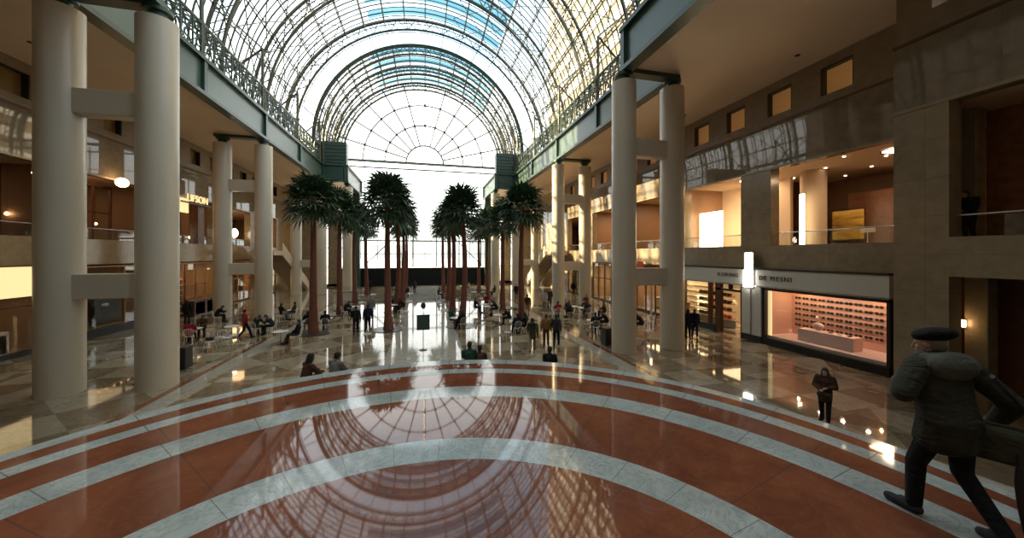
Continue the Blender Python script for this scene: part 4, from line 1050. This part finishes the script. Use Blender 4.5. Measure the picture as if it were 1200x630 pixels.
def jacket_mesh(p, vox, long=0.0, puff=1.0, hood=False):
    mb = MB(); k = puff
    C_, W_, P_ = p['chest'] + V((0, 0, .02)), p['waist'], p['pel'] + V((0, 0, .03))
    for q_ in range(9):
        u = q_ / 8; c_ = C_.lerp(W_, u * 2) if u < .5 else W_.lerp(P_, u * 2 - 1)
        mb.ell(c_, ((.185 - .012 * math.sin(u * PI)) * k, (.13 + .012 * u) * k, .15 - .03 * u))
    limb(mb, p['sh'][0], .078 * k, p['sh'][1], .078 * k)
    limb(mb, p['neck'] - V((0, 0, .05)), .085 * k, p['neck'] + V((0, 0, .005)), .075 * k)
    if hood: mb.ell(p['neck'] + V((0, -.1, .0)), (.13, .08, .085))
    for i in (0, 1):
        limb(mb, p['sh'][i], .08 * k, p['el'][i], .068 * k); limb(mb, p['el'][i], .068 * k, p['wr'][i].lerp(p['el'][i], .08), .047 * k)
    if long:
        mid = (p['kn'][0] + p['kn'][1]) / 2
        for q_ in range(6): mb.ell(P_.lerp(mid, long * q_ / 5), (.178 * k, .15 * k, .13))
    return remesh(mb, vox, 4, 'jacket', 'black_cloth')
def trouser_mesh(p, vox):
    mb = MB(); mb.ell(p['pel'], (.168, .12, .13))
    for i in (0, 1):
        limb(mb, p['hip'][i], .1, p['kn'][i], .072); limb(mb, p['kn'][i], .072, p['an'][i] + (p['kn'][i] - p['an'][i]).normalized() * .0, .058)
    return remesh(mb, vox, 3, 'trousers', 'black_cloth')
def shoe_mesh(p, i):
    a, t = p['an'][i], p['toe'][i]; d = (t - a); d.z *= .4
    mb = MB(); mb.ell(a - V((0, .02, .035)), (.045, .055, .05), n=12, m=8); mb.cap(a - V((0, 0, .04)), .048, t + V((0, 0, .006)), .04, 10); mb.cap(a - V((0, 0, .02)), .05, a.lerp(t, .45) - V((0, 0, .0)), .044, 10)
    lo = min(v[2] for v in mb.v)
    me = remesh(mb, .013, 1, 'shoe', 'black'); return me
def hair_mesh(p, kind):
    mb = MB(); h = p['head']; R = Euler((-p['tilt'], 0, p['look']), 'XYZ').to_matrix(); q = lambda x, y, z: h + R @ V((x, y, z))
    mb.ell(q(0, -.022, .038), (.086, .098, .095), R, 16, 12); mb.ell(q(0, -.05, -.01), (.078, .07, .09), R, 12, 10)
    if kind == 'long': mb.ell(q(0, -.06, -.09), (.09, .06, .13), R, 12, 10); [mb.ell(q(e * .078, -.01, -.06), (.025, .05, .11), R, 10, 8) for e in (-1, 1)]
    return remesh(mb, .012, 2, 'hair', 'black')
plain('skin', (.42, .23, .15), .5)
KINDS = {}
for kd in ('stand', 'walk', 'hold', 'sit', 'sit_lean', 'sit_back', 'sit_step', 'lean_rail'):
    p = pose('stand' if kd == 'stand' else kd)
    KINDS[kd] = dict(body=body_mesh(p, .015), jacket=jacket_mesh(p, .02), coat=jacket_mesh(p, .02, .45 if 'sit' not in kd else .2, 1.05, True), trousers=trouser_mesh(p, .018),
                     shoe=[shoe_mesh(p, 0), shoe_mesh(p, 1)], short=hair_mesh(p, 'short'), long=hair_mesh(p, 'long'))
cloth = {}
def wrinkle(m):
    nt = m.node_tree; b = nt.nodes['Principled BSDF']; tc = nt.nodes.new('ShaderNodeTexCoord'); mp = nt.nodes.new('ShaderNodeMapping'); mp.inputs['Scale'].default_value = (1, 1, 1.9)
    n = nd(nt, 'ShaderNodeTexNoise', Scale=4.5, Detail=3, Distortion=1.4); nt.links.new(tc.outputs['Object'], mp.inputs[0]); nt.links.new(mp.outputs[0], n.inputs['Vector'])
    bu = nt.nodes.new('ShaderNodeBump'); bu.inputs['Strength'].default_value = .6; bu.inputs['Distance'].default_value = .06
    nt.links.new(n.outputs['Fac'], bu.inputs['Height']); nt.links.new(bu.outputs[0], b.inputs['Normal']); return m
def cl_mat(name, col):
    if name not in cloth: cloth[name] = wrinkle(plain('cloth_' + name, col, .8, spec=.2, vary=.15, scale=6))
    return cloth[name]
CC = {'black': (.012, .013, .016), 'navy': (.012, .018, .04), 'charcoal': (.04, .04, .045), 'red': (.25, .02, .03), 'tan': (.28, .15, .06), 'grey': (.18, .18, .18), 'brown': (.08, .04, .025),
      'pale': (.45, .43, .4), 'green': (.02, .06, .04), 'blue': (.03, .06, .14), 'olive': (.06, .06, .035), 'pink': (.4, .16, .18), 'beige': (.35, .27, .18)}
for k_, v_ in CC.items(): cl_mat(k_, v_)
skins = [plain('skin_a', (.42, .23, .15), .5), plain('skin_b', (.5, .3, .21), .5), plain('skin_c', (.16, .08, .05), .5)]
hairs = [plain('hair_black', (.01, .009, .008), .6), plain('hair_brown', (.05, .025, .012), .6), plain('hair_grey', (.25, .24, .22), .6)]
def put(root, name, me, mat):
    o = link(name, me, root); o.material_slots[0].link = 'OBJECT'; o.material_slots[0].material = mat; return o
pid = [0]
def person(kd, loc, rz, label, top='black', legs='black', hair='short', hc=0, coat=False, s=1.0, group='visitors on the hall floor'):
    pid[0] += 1; K = KINDS[kd]
    t = thing('person', label, 'person', loc, rz, group); t.scale = (s, s, s)
    put(t, 'body', K['body'], skins[(pid[0] * 7) % 3]); put(t, 'jacket', K['coat' if coat else 'jacket'], cloth[top]); put(t, 'trousers', K['trousers'], cloth[legs])
    for i in (0, 1): put(t, 'shoe', K['shoe'][i], cloth['black'])
    put(t, 'hair', K[hair], hairs[hc]); return t
def yaw_to(loc, target): d = V(target) - V(loc); return math.atan2(-d.x, d.y)
CAMP = V((CAMX, 0, 0))
def face(loc, deg):
    """deg: 0 = back to the camera, 180 = towards it, 90 = towards picture left"""
    d = V(loc) - CAMP; return math.atan2(-d.x, d.y) + math.radians(deg)

# standing and walking: pose, foot pixel x, y, facing, clothes, label
ST = [('walk', 417, 391, 0, 'black', 'black', 'short', 'person in black walking away, left walker between the left palms'),
      ('stand', 431, 388, 8, 'navy', 'black', 'short', 'person in navy standing, right walker between the left palms'),
      ('stand', 435, 374, 180, 'grey', 'navy', 'short', 'person in grey half hidden behind the two left palm walkers'),
      ('stand', 433, 345, 20, 'black', 'charcoal', 'short', 'small far person in black between the left palm trunks near the hoarding'),
      ('walk', 486, 344, 0, 'charcoal', 'black', 'short', 'small far person walking alone in the bright middle aisle near the hoarding'),
      ('stand', 605, 351, 180, 'black', 'black', 'short', 'person in black standing far off just left of the far right palm trunk'),
      ('walk', 618, 370, 0, 'brown', 'beige', 'short', 'person in dark top and beige trousers walking right of the front far right palm'),
      ('walk', 624, 412, 0, 'olive', 'grey', 'long', 'person in olive coat, leftmost of three walkers right of centre'),
      ('stand', 640, 405, 5, 'tan', 'brown', 'short', 'person in tan jacket, middle of three walkers right of centre'),
      ('walk', 652, 406, -5, 'charcoal', 'black', 'short', 'person in charcoal coat, rightmost of three walkers right of centre'),
      ('stand', 638, 362, 180, 'pale', 'grey', 'short', 'person in pale top walking toward us beside the second right columns'),
      ('walk', 644, 360, 180, 'charcoal', 'navy', 'short', 'person in dark top, right of the far pair beside the second right columns'),
      ('stand', 672, 347, 0, 'black', 'brown', 'short', 'person in black standing between the two second right columns'),
      ('stand', 219, 380, -20, 'black', 'black', 'short', 'person in black standing by the dark bar counter behind the nearest inner left column'),
      ('walk', 287, 397, -70, 'red', 'black', 'short', 'tall person in dark red and black walking in front of the second outer left column'),
      ('stand', 806, 396, 0, 'black', 'black', 'long', 'person in black just right of the nearest outer right column, left of a pair'),
      ('walk', 814, 396, -6, 'navy', 'navy', 'short', 'person in navy, right of the pair beside the nearest outer right column')]
for kd, px, py, dg, tp, lg, hr, lb in ST:
    L = at_z(px, py); person(kd, L, face(L, dg), lb, tp, lg, hr, coat=lg in ('grey', 'navy'))
# seated: pose, floor pixel below the seat, facing, clothes, label, chair?, table offset
SE = [('sit_lean', 404, 371, -60, 'black', 'black', 'short', 'person seated in black hunched between the two leftmost palm rows', 1),
      ('sit', 461, 365, 60, 'charcoal', 'black', 'short', 'person seated in charcoal left of the inner left palm table', 0),
      ('sit_lean', 473, 366, 100, 'black', 'black', 'short', 'person seated in black right of the inner left palm table', 1),
      ('sit', 478, 347, 90, 'navy', 'black', 'short', 'person seated in navy, small, far behind the inner left palms', 1),
      ('sit', 514, 350, -80, 'charcoal', 'navy', 'short', 'person seated in charcoal left of the inner right palm trunks', 0),
      ('sit_back', 549, 341, 100, 'pale', 'charcoal', 'short', 'person seated in a pale top, tiny, near the black hoarding', 1),
      ('sit', 557, 367, -60, 'black', 'navy', 'short', 'person seated in black, left one between the right palm rows', 1),
      ('sit', 570, 361, 170, 'red', 'black', 'short', 'person seated in dark red, middle one between the right palm rows', 0),
      ('sit_lean', 582, 369, 80, 'black', 'black', 'long', 'person seated in black, right one between the right palm rows', 1),
      ('sit', 580, 347, 60, 'charcoal', 'black', 'short', 'person seated in charcoal, farthest one between the right palm rows', 1),
      ('sit_lean', 597, 381, 80, 'black', 'black', 'short', 'person seated leaning forward between the two right palm rows', 1),
      ('sit_back', 541, 387, 30, 'black', 'black', 'long', 'person seated on white chair by the front inner right palm', 1),
      ('sit', 528, 383, -60, 'green', 'black', 'short', 'person seated in dark green behind the front inner right palm', 1),
      ('sit_back', 606, 392, 20, 'navy', 'black', 'short', 'person seated in navy left of the front far right palm', 0),
      ('sit', 616, 391, 60, 'black', 'black', 'short', 'person seated with red bag by the front far right palm', 1),
      ('sit', 654, 373, 10, 'red', 'black', 'short', 'person seated in bright red before the second inner right column', 0),
      ('sit_lean', 663, 370, -50, 'black', 'black', 'short', 'person seated in black right of the one in bright red', 1),
      ('sit_lean', 670, 372, 80, 'charcoal', 'black', 'short', 'person seated in charcoal, second right of the bright red one', 0),
      ('sit', 689, 373, 30, 'black', 'navy', 'short', 'person seated in black below the second outer right column', 1),
      ('sit', 687, 362, 150, 'red', 'black', 'short', 'person seated in dark red behind, below the second outer right column', 0),
      ('sit', 698, 391, 15, 'navy', 'navy', 'short', 'person seated in navy by the black bin on the right', 1),
      ('sit', 708, 373, 95, 'charcoal', 'black', 'short', 'person seated facing left beyond the black bin on the right', 0),
      ('sit_lean', 711, 386, 80, 'black', 'black', 'short', 'person seated in black just left of the nearest inner right column', 0),
      ('sit_lean', 752, 389, 75, 'black', 'black', 'short', 'person seated framed by the nearest pair of right columns', 1),
      ('sit_lean', 254, 378, -75, 'black', 'black', 'short', 'person seated leaning right before the second outer left column', 0),
      ('sit', 222, 403, -15, 'red', 'black', 'short', 'person seated in dark red by the left bin', 1),
      ('sit', 238, 394, 170, 'brown', 'black', 'short', 'person seated in brown opposite the one in dark red', 0),
      ('sit_lean', 299, 393, -40, 'black', 'charcoal', 'short', 'person seated in black before the second inner left column', 1),
      ('sit_lean', 319, 391, 70, 'charcoal', 'black', 'short', 'person seated in charcoal before the second inner left column', 0),
      ('sit', 329, 376, -60, 'black', 'grey', 'short', 'person seated in black right of the second inner left column', 1),
      ('sit_back', 344, 374, 75, 'charcoal', 'grey', 'short', 'person seated facing left, right of the second inner left column', 0),
      ('sit_back', 348, 402, 75, 'black', 'charcoal', 'short', 'person seated, legs outstretched, by the front far left palm', 1),
      ('sit', 361, 388, 10, 'black', 'black', 'long', 'person seated in black touching the front far left palm', 0),
      ('sit', 381, 388, -5, 'black', 'navy', 'short', 'person seated in black right of the front far left palm', 1)]
for i, (kd, px, py, dg, tp, lg, hr, lb, tb) in enumerate(SE):
    L = at_z(px, py); rz = face(L, dg); person(kd, L, rz, lb, tp, lg, hr, hc=1 if i % 5 == 2 else 0, group='seated visitors on the hall floor')
    short = lb
    chair(L.x, L.y, rz, 'white chair under the ' + short)
    if tb:
        d = V((-math.sin(rz), math.cos(rz), 0)); q = L + d * .8
        table(q.x, q.y, 'round white table before the ' + short)
EX = [(258, 404, 20, 'empty white metal chair, left of three by the second left columns'), (266, 405, -30, 'empty white metal chair, middle of three by the second left columns'), (274, 402, 80, 'empty white metal chair, right of three by the second left columns'),
      (246, 410, 120, 'white metal chair with dark bag on it near the left bin'), (430, 400, 40, 'empty white chair left of the front inner left palm'), (470, 378, 200, 'empty white chair behind the front inner left palm'),
      (552, 392, 110, 'empty white chair facing the table beside the front inner right palm'), (519, 372, -40, 'empty white chair among the inner right palm trunks'), (595, 398, -60, 'empty white chair right of the leaning person between right palms'),
      (763, 384, 90, 'empty pale chair between the nearest pair of right columns')]
for px, py, dg, lb in EX: L = at_z(px, py); chair(L.x, L.y, face(L, dg), lb)
L = at_z(258, 399); table(L.x + .35, L.y + .5, 'empty round white table among the empty chairs by the second left columns')
L = at_z(246, 410); o = tag(MB().cap((-.1, 0, .12), .1, (.1, 0, .12), .1).build('duffel_bag', 'black', None, True), 'dark bag lying on the chair near the left bin', 'bag'); o.location = (L.x, L.y, .47)
# seated on the hidden stair steps
def on_steps(px, head_y, lb, tp, hr, s=1.0, turn=0):
    best = None
    for k in range(1, NR - 1):
        r0 = step_r(k) - .17
        d = ray(px, 400); nrm = math.hypot(d[0], d[1]); ux, uy = d[0] / nrm, d[1] / nrm
        ox, oy = CAMX - cS[0], -cS[1]; b_ = ox * ux + oy * uy; c_ = ox * ox + oy * oy - r0 * r0
        t_ = -b_ + math.sqrt(b_ * b_ - c_); X, Y = CAMX + ux * t_, uy * t_
        zt = ZT - RISE * k; zc = (X - CAMX) * SN + Y * CS; y = CY - F_PX * (zt + .78 - EYE) / zc
        if best is None or abs(y - head_y) < best[0]: best = (abs(y - head_y), X, Y, zt)
    _, X, Y, zt = best
    rz = math.atan2(-(X - cS[0]), Y - cS[1]) + turn
    person('sit_step', (X, Y, zt), rz, lb, tp, 'black', hr, s=.92, group='people sitting on the stair edge')
on_steps(550, 404, 'person in dark green on the stair edge, left of the middle pair', 'green', 'short')
on_steps(562, 406, 'person in brown on the stair edge, right of the middle pair', 'brown', 'short')
on_steps(644, 408, 'lone person in black sitting on the stair edge right of the middle', 'black', 'short')
on_steps(358, 416, 'person in brown sitting on the stair edge at the left, first of two', 'brown', 'long', turn=-1.2)
on_steps(391, 416, 'person in grey sitting on the stair edge at the left, second of two', 'grey', 'short', turn=-.9)
# person upstairs at the right and the girl on the floor
person('lean_rail', (17.15, at_x(1136, 250, 17.15).y, 5.36), math.radians(70), 'person in black standing at the glass railing upstairs at the far right', 'black', 'black', 'short')
L = at_z(967, 494)
gp = person('hold', L, face(L, 172), 'woman in dark brown jacket walking toward us below the pink shop window', 'brown', 'black', 'long', 0, True, .93)
t = thing('shoulder_bag', 'small grey green bag at the waist of the woman below the shop window', 'bag', (L.x, L.y, .86), face(L, 172))
MB().cap((-.12, .2, 0), .07, (.1, .2, 0), .07).build('pouch', cloth['olive'], t, True); MB().ring_tube([(.12, .2, .05), (.17, .12, .3), (.08, .1, .55), (-.1, .1, .5)], .012, 5).build('strap', 'black', t)

# ---- the man in the beret
hp = pose('hero'); cl_mat('coat', (.036, .035, .024)); cl_mat('hood', (.09, .09, .075)); cl_mat('beret', (.008, .008, .009)); cl_mat('bag_olive', (.05, .048, .028))
hero_loc = V((4.42, 2.08, ZT))
hz = math.radians(-14)
he = thing('person', 'man in black beret and heavy olive grey coat striding across the landing', 'person', hero_loc, hz)
he.scale = (1.0, 1.0, .985)
put(he, 'body', body_mesh(hp, .0075, .6), skins[1])
put(he, 'coat', jacket_mesh(hp, .012, .42, 1.26, False), cloth['coat'])
hd = MB(); hd.cap(hp['neck'] + V((-.13, -.06, .0)), .075, hp['neck'] + V((.13, -.06, .0)), .075); hd.ell(hp['neck'] + V((0, -.12, -.03)), (.22, .11, .13)); hd.ell(hp['neck'] + V((0, .05, .01)), (.13, .09, .08))
put(he, 'hood', remesh(hd, .012, 4, 'hood', 'black'), cloth['hood'])
put(he, 'trousers', trouser_mesh(hp, .012), cloth['black'])
for i in (0, 1): put(he, 'shoe', shoe_mesh(hp, i), cloth['charcoal'])
put(he, 'hair', hair_mesh(hp, 'short'), hairs[2])
bR = Euler((-.25, .1, .5)).to_matrix(); bt = MB(); bt.ell(hp['head'] + V((.015, -.035, .085)), (.135, .15, .068), bR, 20, 12); bt.ell(hp['head'] + V((0, -.01, .06)), (.1, .115, .05), bR, 16, 10)
put(he, 'beret', remesh(bt, .01, 3, 'beret', 'black'), cloth['beret'])
# cuffs, pocket flaps and hem seam
cf = MB()
for i in (0, 1):
    e, w_ = hp['el'][i], hp['wr'][i]; cf.cap(w_.lerp(e, .16), .066, w_.lerp(e, .04), .064)
put(he, 'cuff', remesh(cf, .012, 2, 'cuff', 'black'), cloth['hood'])
t = thing('messenger_bag', 'dark olive shoulder bag hanging behind the hip of the man in the beret', 'bag', hero_loc + V((.24, -.22, .80)), math.radians(25))
MB().box(-.075, .075, -.22, .22, -.15, .13).build('pouch', cloth['bag_olive'], t, bevel=.045)
MB().box(.05, .1, -.21, .21, -.07, .15).build('flap', cloth['bag_olive'], t.children[0], bevel=.02)
MB().ring_tube([(0, -.18, .12), (-.03, -.1, .32), (-.12, .02, .5), (-.2, .08, .6)], .016, 6, sx=1.6).build('strap', 'black', t)
t = thing('furled_umbrella', 'thin dark furled umbrella hanging below the olive bag of the man in the beret', 'umbrella', hero_loc + V((.12, -.34, .58)), 0)
t.rotation_euler = (math.radians(-6), math.radians(4), 0)
MB().ring_tube([(0, 0, .12), (0, 0, .0), (0, 0, -.2), (0, 0, -.42), (0, 0, -.5)], [.02, .036, .034, .016, .006], 10).build('canopy', 'black', t, True)
MB().tube((0, 0, .12), (0, 0, .22), .012, 8).build('handle', 'black', t)

# ------------------------------------------------------------------ bins, sign stand
def bin_(px, py, lb):
    L = at_z(px, py); t = thing('waste_bin', lb, 'bin', (L.x, L.y, 0))
    MB().box(-.27, .27, -.27, .27, .03, .92).build('body', 'black', t, bevel=.02); MB().box(-.29, .29, -.29, .29, .92, .98).build('lid', 'dark_frame', t, bevel=.01); MB().lathe([(.12, .981), (.15, .985)], n=20).build('opening', 'black', t); MB().box(-.24, .24, -.24, .24, 0, .03).build('foot', 'steel', t)
bin_(213, 432, 'square black waste bin just right of the nearest inner left column'); bin_(712, 404, 'square black waste bin just left of the nearest inner right column')
L = at_z(496, 410)
t = thing('notice_stand', 'upright notice board on a thin post in the bright middle aisle', 'sign stand', (L.x, L.y, 0), face(L, 0))
MB().tube((0, 0, .02), (0, 0, 1.35), .02, 8).build('post', 'steel', t); MB().lathe([(.2, 0), (.2, .02), (.03, .05)], n=20).build('base', 'dark_frame', t)
MB().box(-.33, .33, -.03, .03, 1.05, 1.85).build('board', 'dark_frame', t, bevel=.04); MB().box(-.28, .28, -.036, -.031, 1.1, 1.8).build('poster', 'green_steel', t); MB().ell((0, 0, 2.32), (.13, .05, .17), n=16).tube((0, 0, 1.84), (0, 0, 2.2), .015, 6).build('round_top', 'dark_frame', t, True)
t = thing('round_table_glass', 'pale tilted glass canopy stand near the far left columns', 'stand', at_z(405, 352)); t.name = 'information_kiosk'; t['category'] = 'kiosk'; t['label'] = 'pale green glass topped kiosk in front of the far left columns'
MB().box(-1.1, 1.1, -.35, .35, 0, .95).build('counter', 'white_panel', t, bevel=.03); MB().box(-1.2, 1.2, -.45, .45, .95, 1.0).build('worktop', 'girder_face', t); MB().box(-1.1, 1.1, -.02, .0, 1.0, 1.6).build('screen', 'glass', t)

# ------------------------------------------------------------------ light
WARM = (1.0, .66, .36)
def area(x, y, z, sx, sy, pw, col=WARM): return lamp('AREA', (x, y, z), pw, col, sx, None, sy)
for y, pw in ((12.3, 170), (19.6, 300), (27, 320), (34.5, 420), (42, 420)): area(22.2, y, 9.85, 1.1, 1.1, pw)
area(20.5, 4, 9.85, .8, .8, 100)
for y, pw in ((19.5, 300), (27, 420)): area(22, y, 3.55, 4, 4, pw)
for y in (34.2, 41.5): area(22.0, y, 3.85, 4.5, 4, 600, (1, .72, .4))
for y in (11.6, 12.6, 13.6, 14.6): area(XR + .9, y, 3.05, .12, .12, 20, (1, .66, .46))
lamp('POINT', (XR + 1.2, 14.9, 2.9), 22, (1, .6, .25), .04); lamp('POINT', (XR + 1.2, 11.3, 2.9), 16, (1, .6, .25), .04)
for y, pw in ((21, 60), (28.5, 80), (36, 150), (43, 260), (50, 260)): area(-23.4, y, 9.85, 4.5, 4, pw, (1, .62, .3))
for y, pw in ((21, 90), (28.5, 70), (36, 320), (43, 420), (50, 300)): area(-21.8, y, 4.3, 4.0, 4, pw, (1, .62, .3))
# small recessed fixtures in the soffits
for s, side in ((-1, 'left'), (1, 'right')):
    for k in range(5):
        o = MB().lathe([(.09, -.02), (.11, -.03), (.11, 0)], n=16).build('soffit_spot', 'dark_frame'); o.location = (s * 17.2, 13 + k * 7.5, ZS)
        tag(o, f'small dark recessed spot in the {side} soffit, {ordn[k]} from the camera', 'downlight', 'soffit spots')
# sun, low and warm, from the far left
az, elv = math.radians(63), math.radians(24)
dirv = V((-math.sin(az) * math.cos(elv), math.cos(az) * math.cos(elv), math.sin(elv)))
l = bpy.data.lights.new('sun', 'SUN'); l.energy = 26.0; l.color = (1, .74, .42); l.angle = .009
o = bpy.data.objects.new('sun', l); COL.objects.link(o); o.rotation_euler = dirv.to_track_quat('Z', 'Y').to_euler()
wd = bpy.data.worlds.new('sky'); sc.world = wd; wd.use_nodes = True; nt = wd.node_tree; bg = nt.nodes['Background']
tc = nt.nodes.new('ShaderNodeTexCoord'); sp = nt.nodes.new('ShaderNodeSeparateXYZ'); nt.links.new(tc.outputs['Generated'], sp.inputs[0])
cr = ramp(nt, sp.outputs[2], [(0.0, (1.0, .94, .84)), (.40, (1.0, .97, .92)), (.5, (.40, .62, .78)), (.62, (.4, .6, .76)), (.75, (1.0, .93, .82))])
nz = nd(nt, 'ShaderNodeTexNoise', Scale=2.2, Detail=5); nt.links.new(tc.outputs['Generated'], nz.inputs['Vector'])
cf_ = ramp(nt, nz.outputs['Fac'], [(.45, (0, 0, 0)), (.68, (1, 1, 1))])
nt.links.new(mixc(nt, cf_, cr, (.95, .97, 1.0)), bg.inputs['Color']); bg.inputs['Strength'].default_value = 3.6

# ------------------------------------------------------------------ camera
cam = bpy.data.cameras.new('camera'); co = bpy.data.objects.new('camera', cam); COL.objects.link(co)
co.location = (CAMX, 0, EYE); co.rotation_euler = (PI / 2, 0, -PSI)
cam.sensor_width = 36; cam.sensor_fit = 'HORIZONTAL'; cam.lens = F_PX / 1200 * 36
cam.shift_y = (CY - 315) / 1200
cam.clip_start = .05; cam.clip_end = 2000
sc.camera = co
sc.view_settings.view_transform = 'Standard'; sc.view_settings.look = 'None'; sc.view_settings.gamma = 1; sc.view_settings.exposure = -.22
sc.view_settings.use_curve_mapping = False
sc.cycles.max_bounces = 10; sc.cycles.transparent_max_bounces = 24; sc.cycles.diffuse_bounces = 5; sc.cycles.glossy_bounces = 5
sc.cycles.sample_clamp_indirect = 6; sc.cycles.caustics_reflective = False; sc.cycles.caustics_refractive = False
sc.cycles.use_denoising = True
